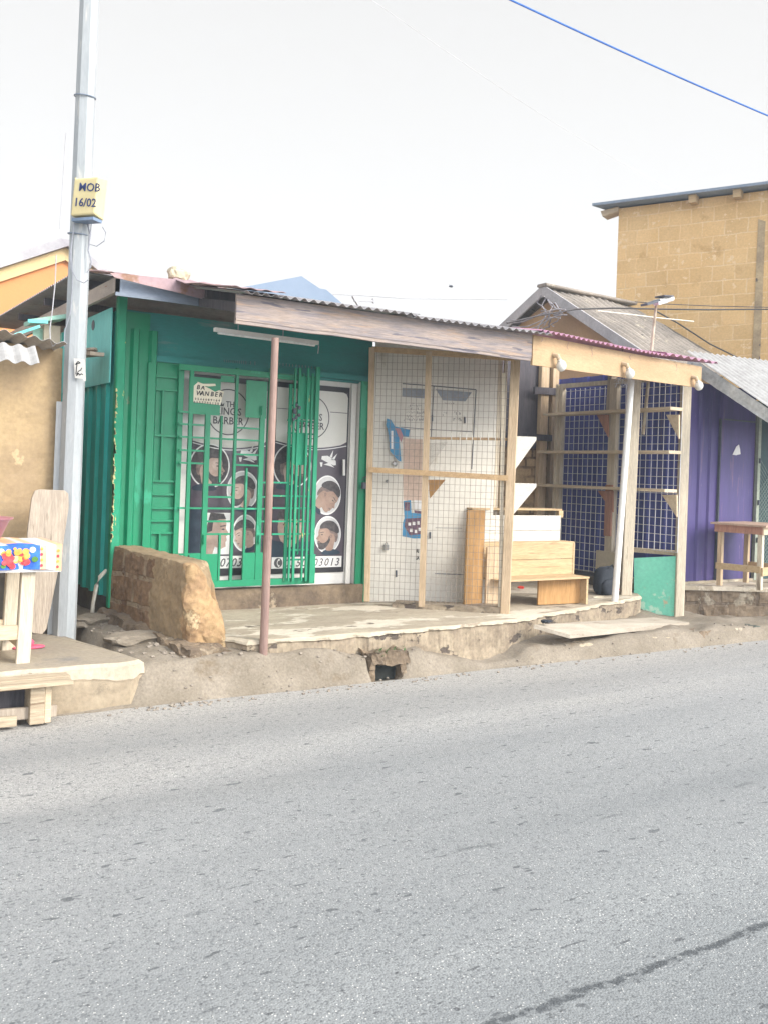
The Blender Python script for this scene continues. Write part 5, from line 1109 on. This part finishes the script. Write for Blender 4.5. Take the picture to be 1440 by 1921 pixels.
part('wire_tangle', mt, wgridw, ST)
# stepped display stand
DS = thing('display_stand', 'stepped wooden display stand of ochre and whitewashed planks inside the stall', 'stand', (6.2, 6.9, .37))
yf = 6.72; ym = 6.98; yt = 7.10
zf = .36
aR = PY(1105, 1082, yf); zTr = aR.z
x0 = PY(958, 1085, yf).x
part('tread', MB().box(PY(905, 1082, ym).x, aR.x, yf, ym + .14, zTr - .018, zTr), wBox, DS, bevel=.002)
part('end_panel', MB().box(aR.x - .03, aR.x - .005, yf + .01, ym + .14, zf, zTr - .018), wBox, DS); xi = PY(1012, 1100, yf + .12).x
part('inner_panel', MB().prism([(xi, yf + .14, zf), (aR.x - .03, yf + .10, zf), (aR.x - .03, yf + .10, zTr - .018), (xi, yf + .14, zTr - .018)], (0, .02, 0)), wOr, DS)
mR = PY(1073, 1050, ym); zm = PY(1000, 1020, ym).z; xm0 = PY(903, 1040, ym).x
for a_, b2 in ((zTr + .001, (zTr + zm) / 2 - .002), ((zTr + zm) / 2 + .002, zm)): part('middle_board', MB().box(xm0, mR.x, ym, ym + .022, a_, b2), wBox, DS, bevel=.002)
part('middle_end', MB().box(mR.x + .001, mR.x + .022, ym - .004, ym + .16, zTr, zm), wBox, DS)
part('middle_tread', MB().box(xm0, mR.x + .02, ym + .0, yt + .05, zm + .0005, zm + .016), wBox, DS)
tR = PY(1050, 990, yt); ztp = PY(1000, 967, yt).z; zh = PY(1000, 995, yt).z
for a_, b2 in ((zm + .017, zh - .002), (zh + .002, ztp)): part('upper_board', MB().box(xm0, tR.x, yt, yt + .022, a_, b2), wWh, DS, 'whitewashed board')
zc_ = PY(1000, 957, yt + .1).z; part('top_board', MB().box(xm0, PY(1047, 960, yt + .1).x, yt + .05, yt + .25, zc_, zc_ + .018), wBox, DS)
part('post_block', MB().box(PY(1040, 960, yt + .1).x, PY(1048, 960, yt + .1).x, yt + .04, yt + .08, ztp - .02, zc_ - .001), wBox, DS); part('post_block', MB().box(xm0 + .02, xm0 + .06, yt + .04, yt + .2, zf, zc_ - .001), wBox, DS)
a = PY(872, 1000, 6.93); b_ = PY(904, 1000, 6.93); part('side_plank', MB().box(a.x, b_.x, 6.90, 6.925, .40, PY(888, 957, 6.93).z), wOr, DS, 'tall orange plank closing the left end')
b2_ = PY(938, 1000, 6.88); part('side_plank', MB().box(b_.x + .01, b2_.x, 6.86, 6.88, .38, PY(920, 1026, 6.88).z), wZ, DS)
# backpack, litter, white pole
bp = PZ(1155, 1122, .34); BK = thing('backpack', 'small black backpack on the stall floor behind the white pole', 'bag', bp + Vector((0, .15, 0)))
part('bag_body', MB().blob(bp + Vector((.05, .22, .16)), (.14, .08, .165), 4, rough=.12, sq=.65), bagm, BK, smooth=True); part('pocket', MB().blob(bp + Vector((.03, .14, .10)), (.10, .04, .09), 6, rough=.12, sq=.7), bagm, BK, smooth=True)
part('strap', MB().tube([bp + Vector((-.02, .12, .31)), bp + Vector((.03, .10, .345)), bp + Vector((.09, .14, .31))], .008, 6), bagm, BK)
for (px, py, r_, lab) in ((1128, 1112, .03, 'crumpled red wrapper left of the backpack'), (1168, 1108, .035, 'red plastic scrap right of the backpack'), (976, 1104, .03, 'red scrap under the display stand tread')):
    p = PZ(px, py, .37); solo('litter', MB().blob(p + Vector((0, 0, .012)), (r_ * 1.3, r_, .018), int(px), rough=.8, n=2), redp, lab, 'litter', 'red litter on the stall floor')
p = PZ(1120, 1120, .36); solo('litter', MB().blob(p, (.06, .03, .006), 3, rough=.8, n=2), paper, 'pale paper scrap on the stall floor beside the red wrapper', 'litter')
wb_ = PZ(1152, 1128, .35); solo('white_pole', MB().tube([wb_, PV(1183, 712, wb_, rgt)], .034, 14), whitepole, 'slim white painted pole leaning against the thick stall post', 'pole')
# floodlight on a stick
FL = thing('floodlight', 'white floodlight on a peeling pole rising through the canopy roof', 'floodlight', PY(1205, 800, 7.3))
f0_ = PY(1205, 815, 7.3); f1_ = PY(1230, 568, 7.3); f1_.x -= 0
part('pole', MB().tube([f0_, f0_.lerp(f1_, .5), f1_], .020, 8, r2=.015), M('peeling_pole', (.52, .46, .36), (.30, .24, .17), scale=14, rough=.9, fine=.1, stretch=(1, 1, .6)), FL)
hL = PY(1208, 569, 7.25); hR = PY(1252, 562, 7.25)
part('lamp_head', MB().bar(PY(1231, 567, 7.25), PY(1256, 560, 7.25), .12, .065, ref=(0, 1, 0), bev=.25), white, FL); part('solar_panel', MB().bar(PY(1207, 572, 7.25), PY(1234, 564, 7.25), .10, .025, ref=(0, 1, 0)), greyd, FL)
part('visor', MB().bar(PY(1236, 556, 7.22), PY(1254, 557, 7.22), .14, .015, ref=(0, 1, 0)), greyd, FL)
part('glass', MB().bar(PY(1234, 569, 7.19), PY(1250, 565, 7.19), .01, .035, ref=(0, 1, 0)), tubem, FL)
# long loose plank over the gutter
pA = PZ(1000, 1172, .315); pB2 = PZ(1068, 1191, .235); pC = PZ(1292, 1168, .155); pD = PZ(1225, 1158, .18)
lpk = MB().prism([pA, pB2, pC, pD], (0, 0, -.032)); solo('loose_plank', lpk, M('loose_plank_wood', (.42, .37, .30), (.34, .295, .235), scale=3, rough=.9, bump=.3, stretch=(1, 5, 5), c3=(.25, .2, .15), t3=.64), 'long flat pale plank lying over the gutter below the stall', 'plank')
p = PZ(1022, 1168, .33); solo('litter', MB().blob(p + Vector((0, 0, .012)), (.045, .03, .016), 8, rough=.8, n=2), bagm, 'crumpled black plastic at the left end of the loose plank', 'litter')
# kerb stones
random.seed(11)
xk = 6.0
def at_k(px): return PY(px, 1205, 6.08).x
def kerb(a, b, h_, m, lab, i, dep=.24):
    xa, xb = at_k(a), at_k(b); n_u = max(10, int((xb - xa) / .03)); y0 = 6.0
    def kf(u, v, k):
        e = (abs(u - .5) * 2); x = xa + (xb - xa) * u; tz = h_ * (1 - .25 * e ** 6) + .02 * noise.noise(Vector((x * 4, 0, 0)))
        return Vector((x, y0 + .02 + dep * v + .06 * k * (1 - v) + .03 * e ** 8 * (1 if v < .5 else 0), -.05 + (tz + .05) * k))
    solo('kerb_stone', MB().lump(kf, n_u, 8, 8, .022, 7, i, None), m, lab, 'kerb stone', 'kerb stones along the road edge')
sandk = M('sandy_kerb', (.40, .34, .25), (.32, .26, .18), scale=3, rough=.95, bump=.6, bscale=20, c3=(.17, .145, .10), t3=.60, s3=3, w3=.06, fine=.16)
kerb(1030, 1207, .115, sandk, 'long sandy concrete kerb under the loose plank', 1, .34)
kerb(1208, 1262, .12, sandk, 'pitted kerb block below the right end of the plank', 2)
kerb(1264, 1303, .13, sandk, 'pale kerb block just past the plank end', 3)
kerb(1307, 1346, .13, footm, 'small brown kerb stone with dark gap beside it', 4)
kerb(1350, 1397, .14, conc, 'large tan kerb stone below the brick platform', 5)
kerb(1402, 1455, .12, M('mossy_rock', (.10, .11, .09), (.05, .06, .05), scale=7, rough=.9, bump=.8, bscale=14, c3=(.22, .20, .16), t3=.6, s3=5), 'dark mossy kerb stone at the right edge', 6)
# ------------------------------------------------------------------ platform, purple kiosk, table, awning
PXL = 8.42
plat = MB(); rows = []
def bl(mb, x0, x1, y, z0, z1, dep, seed): mb.blob(((x0 + x1) / 2, y + dep / 2, (z0 + z1) / 2), ((x1 - x0) / 2 * 1.06, dep / 2, (z1 - z0) / 2 * 1.12), seed, rough=.09, sq=.35)
PF = thing('stone_platform', 'rough brick and concrete platform under the purple kiosk', 'platform', (9.6, 6.9, .1))
y1_ = PZ(1320, 1140, .14).y; yR = 6.05
pf = MB(); pf.prism([(8.36, 7.0, .46), (8.9, 6.72, .46), (9.5, 6.36, .46), (12.5, 6.30, .46), (12.5, 12, .46), (8.36, 12, .46)], (0, 0, -.05)); part('top_slab', pf, conc, PF)
b1 = MB(); pth = [Vector((8.36, 7.02, 0)), Vector((8.9, 6.74, 0)), Vector((9.5, 6.38, 0)), Vector((12.5, 6.32, 0))]
for i in range(3):
    A_, B_ = pth[i], pth[i + 1]; dn_ = (B_ - A_).normalized(); nrm = Vector((dn_.y, -dn_.x, 0)); L_ = (B_ - A_).length; roughgrid(b1, lambda u, v: A_.lerp(B_, u) + Vector((0, 0, .0 + .43 * v)), int(L_ / .03), 16, .03, 6, nrm, i)
part('brick_face', b1, M('platform_blocks', (.21, .16, .11), (.15, .11, .075), scale=6, rough=.95, bump=.9, bscale=18, brick=((0, 2), .36, .19, (.12, .09, .065), .02), c3=(.30, .26, .20), t3=.56, s3=3, fine=.2), PF)
PK = thing('purple_kiosk', 'dark purple ribbed steel kiosk beside the stall', 'kiosk', (9.2, 7.1, .46))
pu = MB(); YP_ = 7.05; xe = PY(1413, 900, YP_).x; x = 8.46
prof = [(8.46, 0)]
for xx in (8.56, 8.74, 8.92): prof += [(xx, 0), (xx + .02, -.022), (xx + .07, -.022), (xx + .09, 0)]
prof += [(9.10, 0), (9.12, -.03), (9.15, -.03), (9.17, .004), (xe, .004)]
zb0 = .47
for i in range(len(prof) - 1):
    (a, da), (b, db) = prof[i], prof[i + 1]; pu.add([(a, YP_ + da, zb0), (b, YP_ + db, zb0), (b, YP_ + db, 2.75), (a, YP_ + da, 2.75)], [(0, 1, 2, 3)])
pu.box(8.46, xe, YP_ + .03, YP_ + .06, zb0, 2.75)
part('front_wall', pu, purp, PK)
ps2 = MB(); yy = YP_ + .06; pr2 = []
while yy < 10.4: pr2 += [(yy, 0), (yy + .10, 0), (yy + .12, .025), (yy + .18, .025), (yy + .2, 0)]; yy += .26
for i in range(len(pr2) - 1):
    (a, da), (b, db) = pr2[i], pr2[i + 1]; ps2.add([(8.46 - da + .0, a, zb0), (8.46 - db, b, zb0), (8.46 - db, b, 2.9), (8.46 - da, a, 2.9)], [(0, 1, 2, 3)])
ps2.box(8.463, 8.49, YP_ + .06, 10.4, zb0, 2.9); part('side_wall', ps2, M('purple_blue_shade', (.085, .10, .34), (.06, .075, .27), scale=1.6, rough=.5, fine=.08, stretch=(4, 4, .35), c3=(.16, .13, .22), t3=.62, s3=2, w3=.12), PK, 'purple side wall tinted blue for the shade behind the stall mesh')  # lighter, bluer copy of the purple, with the stall's shade tint painted in
sk2 = MB(); sk2.prism([PY(x, y, YP_ - .004) for x, y in ((1373, 853), (1380, 838), (1385, 834), (1387, 842), (1388, 852), (1380, 854))], (0, .002, 0)); part('paper_scrap', sk2, vwhite, PK)
sm2 = MB(); xq = PY(1345, 880, YP_).x; sm2.box(xq - .006, xq + .006, YP_ - .034, YP_ - .0, zb0, 2.36); part('door_seam', sm2, greyd, PK); sm3 = MB(); sm3.box(xq, xe, YP_ - .012, YP_ - .002, 2.355, 2.37); part('door_seam', sm3, greyd, PK)
part('base_strip', MB().box(8.44, xe, YP_ - .04, YP_ - .001, .462, .49), conc, PK)
DG = thing('chain_link_gate', 'dark green gate with chain link netting at the right edge', 'gate', (xe + .1, YP_, .46)); dg = MB()
part('gate_post', MB().bar((xe + .035, YP_ - .02, .47), (xe + .035, YP_ - .02, 2.62), .05, .04, ref=(1, 0, 0)), M('grey_green_post', (.30, .33, .27), (.24, .27, .22), rough=.7), DG)
part('gate_sheet', MB().box(xe + .065, xe + 1.2, YP_ + .03, YP_ + .05, .47, 2.62), M('dark_green_sheet', (.035, .07, .07), (.03, .06, .07), scale=2, rough=.6), DG)
cl = MB(); w0 = xe + .07
for i in range(-16, 26):
    for sgn in (1, -1):
        xa = w0 + i * .055; za = .6; xb = xa + sgn * 1.35; 
        ta = max(0, (w0 - xa) / (xb - xa)) if sgn > 0 else max(0, (w0 + 1.1 - xa) / (xb - xa)); tb = min(1, (w0 + 1.1 - xa) / (xb - xa)) if sgn > 0 else min(1, (w0 - xa) / (xb - xa))
        if sgn < 0 and xa <= w0 + 1.1: ta = 0
        if sgn > 0 and xa >= w0: ta = 0
        if ta < tb and 0 <= ta <= 1: cl.bar((xa + (xb - xa) * ta, YP_ + .01, za + 1.35 * ta), (xa + (xb - xa) * tb, YP_ + .01, za + 1.35 * tb), .0035, .0035)
part('chain_link', cl, M('netting', (.22, .27, .24), rough=.6), DG)
for zz in (.95, 1.4, 1.9): part('hinge', MB().tube([(xe + .035, YP_ - .05, zz - .03), (xe + .035, YP_ - .05, zz + .03)], .012, 8), greyd, DG)
# table on the platform
T2_ = thing('wooden_table', 'rough wooden table standing on the platform before the purple kiosk', 'table', (9.4, 6.6, .46))
l1 = PZ(1348, 1098, .47); l2 = PZ(1423, 1107, .47); hz = PY(1348, 992, l1.y).z
tA = l1 + Vector((-.04, .04, 0)); tdir = (Vector((l2.x, l2.y, 0)) - Vector((l1.x, l1.y, 0))).normalized()  # short side runs toward the road
tl = (l2 - l1).length; sid = Vector((-tdir.y, tdir.x, 0)); sid = sid if sid.x > 0 else -sid
def tq(a, b, z): return Vector((l1.x, l1.y, 0)) + tdir * a + sid * b + Vector((0, 0, z))
for a, b in ((0, 0), (tl, 0), (0, .62), (tl, .62)): part('leg', MB().bar(tq(a, b, .47), tq(a, b, hz), .055, .05, ref=tuple(tdir), bev=.08), wZ if a == 0 else wZp, T2_)
part('table_top', MB().prism([tq(-.10, -.06, hz + .05), tq(tl + .08, -.06, hz + .05), tq(tl + .08, .75, hz + .05), tq(-.10, .75, hz + .05)], (0, 0, .022)), M('table_top_wood', (.45, .32, .24), (.38, .26, .19), scale=4, rough=.7, stretch=(2, 2, 2), bump=.2), T2_)
part('apron_board', MB().bar(tq(-.06, -.03, hz + .01), tq(tl + .03, -.03, hz + .01), .02, .085, ref=tuple(sid)), wPk, T2_); part('apron_board', MB().bar(tq(tl + .032, -.03, hz + .01), tq(tl + .032, .66, hz + .01), .02, .085, ref=tuple(tdir)), wXp, T2_)
zs = PY(1348, 1061, l1.y).z
part('stretcher', MB().bar(tq(-.03, -.032, zs), tq(tl + .02, -.032, zs), .022, .07, ref=tuple(sid)), wBox, T2_); part('stretcher', MB().bar(tq(tl + .035, -.03, zs - .02), tq(tl + .035, .66, zs - .02), .022, .09, ref=tuple(tdir)), wBox, T2_); part('stretcher', MB().bar(tq(0, .62, zs), tq(tl, .62, zs), .022, .05, ref=tuple(sid)), wX, T2_)
# awning
AW = thing('corrugated_awning', 'pale corrugated awning sloping toward the road over the purple kiosk', 'awning', (9.4, 6.6, 2.6))
q0 = PX(1290, 664, 8.60); q1 = PX(1440, 768, 8.60); bvec = q0 - q1
aw = MB(); bot = q1 - Vector((0, 0, 0)); aw.corr((8.60, bot.y - .04, bot.z - .0), (1, 0, .02), 3.6, (0, bvec.y + .06, bvec.z + .03), amp=.014, pitch=.10, th=.003)
part('corrugated_sheet', aw, zincw, AW)
fz_ = MB(); fa_ = PX(1313, 680, 8.60); fb_ = PX(1440, 745, 8.60); 
nf = 24; vs = []
for i in range(nf + 1):
    t = i / nf; y = q0.y + (q1.y - .03 - q0.y) * t; zt__ = q0.z + (q1.z - q0.z) * t - .012; hh = .16 - .02 * t + .01 * noise.noise(Vector((t * 9, 0, 0)))
    for s_ in range(6): vs.append((8.585 + .012 * noise.noise(Vector((t * 14, s_ * .9, 0))), y, zt__ - hh * s_ / 5))
fz_.add(vs, [(i*6+s_, i*6+s_+1, (i+1)*6+s_+1, (i+1)*6+s_) for i in range(nf) for s_ in range(5)])
vs3 = [(8.61, v[1], v[2]) for v in vs]; fz_.add(vs3, [(i*6+s_, (i+1)*6+s_, (i+1)*6+s_+1, i*6+s_+1) for i in range(nf) for s_ in range(5)])
part('crumpled_fascia', fz_, M('crumpled_zinc', (.60, .61, .60), (.42, .44, .45), scale=9, rough=.45, metal=.15, bump=.8, bscale=22, fine=.15), AW, smooth=True)
fr3 = MB(); board(fr3, (8.60, q1.y - .03), (12.2, q1.y - .03), q1.z - .10, q1.z - .01, q1.z - .05, q1.z + .05, .02); part('front_board', fr3, M('pinkish_board', (.48, .38, .35), (.42, .33, .30), scale=3, rough=.8), AW)
# ------------------------------------------------------------------ gable house behind
GH = thing('gable_house', 'tan gabled house with old grey corrugated roof behind the stall', 'house', (10.5, 11, 0))
gX = 10.0; rp = PX(1022, 541, gX); ef = PX(1192, 652, gX); eb_ = PX(944, 612, gX)
efx = rp + (ef - rp) * 1.25; ebx = rp + (eb_ - rp) * 1.6
gx1 = PY(1185, 575, rp.y).x; gx2 = PY(1385, 668, efx.y).x + .35
part('gable_wall', MB().prism([(gX + .12, efx.y + .05, 0), (gX + .12, ebx.y - .05, 0), (gX + .12, ebx.y - .05, ebx.z - .05), (gX + .12, rp.y, rp.z - .16), (gX + .12, efx.y + .1, efx.z - .02)], (.15, 0, 0)), tanw, GH)
part('front_wall', MB().box(gX + .14, gx2 - .3, efx.y + .3, efx.y + .4, 0, efx.z - .0), tanw, GH)
xr_ = (gx1 - gX) / (gx2 - gX); rfm = MB().corr((gX - .05, efx.y, efx.z), (1, 0, -.02), gx2 - gX, (0, rp.y - efx.y, rp.z - efx.z), amp=.022, pitch=.16, nb=10, sag=.05, vlim=lambda t: 1 if t < xr_ else max(.02, 1 - (t - xr_) / (1 - xr_))); part('front_roof_slope', rfm, asbest, GH)
rbm = MB().corr((gX - .05, ebx.y, ebx.z), (1, 0, -.02), gx1 - gX, (0, rp.y - ebx.y, rp.z - ebx.z), amp=.022, pitch=.16); part('rear_roof_slope', rbm, asbest, GH)
bgd = M('grey_bargeboard', (.42, .41, .42), (.34, .33, .34), scale=4, rough=.7)
part('bargeboard', MB().prism([efx + Vector((-.06, 0, .03)), rp + Vector((-.06, 0, .05)), rp + Vector((-.06, 0, -.12)), efx + Vector((-.06, 0, -.14))], (.03, 0, 0)), bgd, GH); part('bargeboard', MB().prism([ebx + Vector((-.06, 0, .03)), rp + Vector((-.06, .001, .05)), rp + Vector((-.06, .001, -.12)), ebx + Vector((-.06, 0, -.14))], (.03, 0, 0)), bgd, GH)
part('ridge_cap', MB().bar(rp + Vector((-.08, 0, .04)), rp + Vector((gx1 - gX, 0, .04 - .02 * (gx1 - gX))), .22, .05, ref=(0, 1, 0), bev=.3), asbest, GH)
wr = MB(); random.seed(5)
for k_ in range(6):
    p = PX(1020 + k_ * 3, 556 + k_ * 3, gX - .15); P_ = [p]
    for s_ in range(7): P_.append(P_[-1] + Vector((random.uniform(-.03, .03), random.uniform(-.14, .12), random.uniform(-.13, .03))))
    wr.tube(P_, .012, 5)
for k_, (x0_, y0_, x1_, y1_) in enumerate(((950, 604, 1040, 590), (960, 612, 1050, 598), (975, 618, 1062, 592), (955, 600, 1060, 582))):
    wr.tube([PX(x0_ + (x1_ - x0_) * i / 6, y0_ + (y1_ - y0_) * i / 6 + 5 * math.sin(i), gX - .2 - .02 * k_) for i in range(7)], .010, 5)
solo('cable_tangle', wr, M('pale_wires', (.45, .42, .42), (.25, .24, .27), scale=6, rough=.7), 'tangle of pale and grey wires at the peak of the tan gable', 'wires')
# ------------------------------------------------------------------ ochre block building
RV = ray(1440, 600); RV.z = 0; RV.normalize(); oz = 15.0 / RV.dot(fwd); oP = RV * oz; od = Vector((-.713, 1.643, 0)).normalized()
def op(px, py): return PV(px, py, oP, od)
tl_ = op(1160, 391); tr_ = op(1440, 357); th_ = math.atan2(-od.y, -od.x)
OB = thing('ochre_building', 'tall ochre blockwork building with thin metal roof at upper right', 'building', (tl_.x, tl_.y, 0), rz=th_)
rd_ = -od; onn = Vector((-rd_.y, rd_.x, 0)); onn = onn if onn.dot(fwd) > 0 else -onn
def oq(u, v, z): return Vector((tl_.x, tl_.y, 0)) + rd_ * u + onn * v + Vector((0, 0, z))
uR = (Vector((tr_.x, tr_.y, 0)) - Vector((tl_.x, tl_.y, 0))).length; slp = (tr_.z - tl_.z) / uR; UR = uR + 3.5
part('block_wall', MB().prism([oq(0, 0, 0), oq(UR, 0, 0), oq(UR, 0, tl_.z + slp * UR), oq(0, 0, tl_.z)], onn * .25), ochre, OB)
part('rear_wall', MB().prism([oq(0, .26, 0), oq(0, 6, 0), oq(0, 6, tl_.z), oq(0, .26, tl_.z)], rd_ * .25), ochre, OB)
cs = MB().prism([oq(uR * .935, -.012, 3), oq(uR * .985, -.012, 3), oq(uR * .99, -.012, tl_.z + slp * uR - .5), oq(uR * .945, -.012, tl_.z + slp * uR - .45)], onn * .01); part('cement_column', cs, M('cement_streak', (.46, .36, .22), (.30, .23, .15), scale=3.5, rough=.95, c3=(.12, .10, .09), t3=.6, s3=5), OB)
ro0 = op(1120, 384); u0 = -.40
rz0 = lambda u: tl_.z + slp * u + .03
rs = MB().prism([oq(u0, -.25, rz0(u0)), oq(UR, -.25, rz0(UR)), oq(UR, 6.2, rz0(UR)), oq(-.02, 6.2, rz0(0)), oq(-.12, .6, rz0(-.1))], (0, 0, .045)); part('metal_roof', rs, M('bluish_roof_edge', (.22, .27, .34), (.18, .23, .30), scale=4, rough=.6), OB)
for px in (1296, 1378): p = op(px, 380); uu = (p - tl_).dot(rd_); part('roof_beam', MB().prism([oq(uu, -.18, tl_.z + slp * uu - .10), oq(uu + .12, -.18, tl_.z + slp * uu - .10), oq(uu + .12, -.18, tl_.z + slp * uu + .03), oq(uu, -.18, tl_.z + slp * uu + .03)], onn * .2), wBox, OB)
part('roof_beam', MB().prism([oq(-.28, -.05, tl_.z - .12), oq(0, -.05, tl_.z - .06), oq(0, -.05, tl_.z + .02), oq(-.32, -.05, tl_.z - .02)], onn * .25), wXp, OB)

# ------------------------------------------------------------------ haze volume added to lift the shadows with a bluish veil
hzm = D.materials.new('haze'); hzm.use_nodes = True; ht = hzm.node_tree; ht.nodes.clear(); ho = ht.nodes.new('ShaderNodeOutputMaterial'); pv = ht.nodes.new('ShaderNodeVolumePrincipled')
pv.inputs['Color'].default_value = (.78, .90, 1, 1); pv.inputs['Density'].default_value = HAZE; pv.inputs['Anisotropy'].default_value = .0
ht.links.new(pv.outputs[0], ho.inputs['Volume'])
hb_ = MB().box(-40, 60, -30, 60, -1.1, 12)
hzo = solo('haze', hb_, hzm, 'added pale bluish haze volume lifting the shadows over the street', 'haze'); hzo['kind'] = 'stuff'
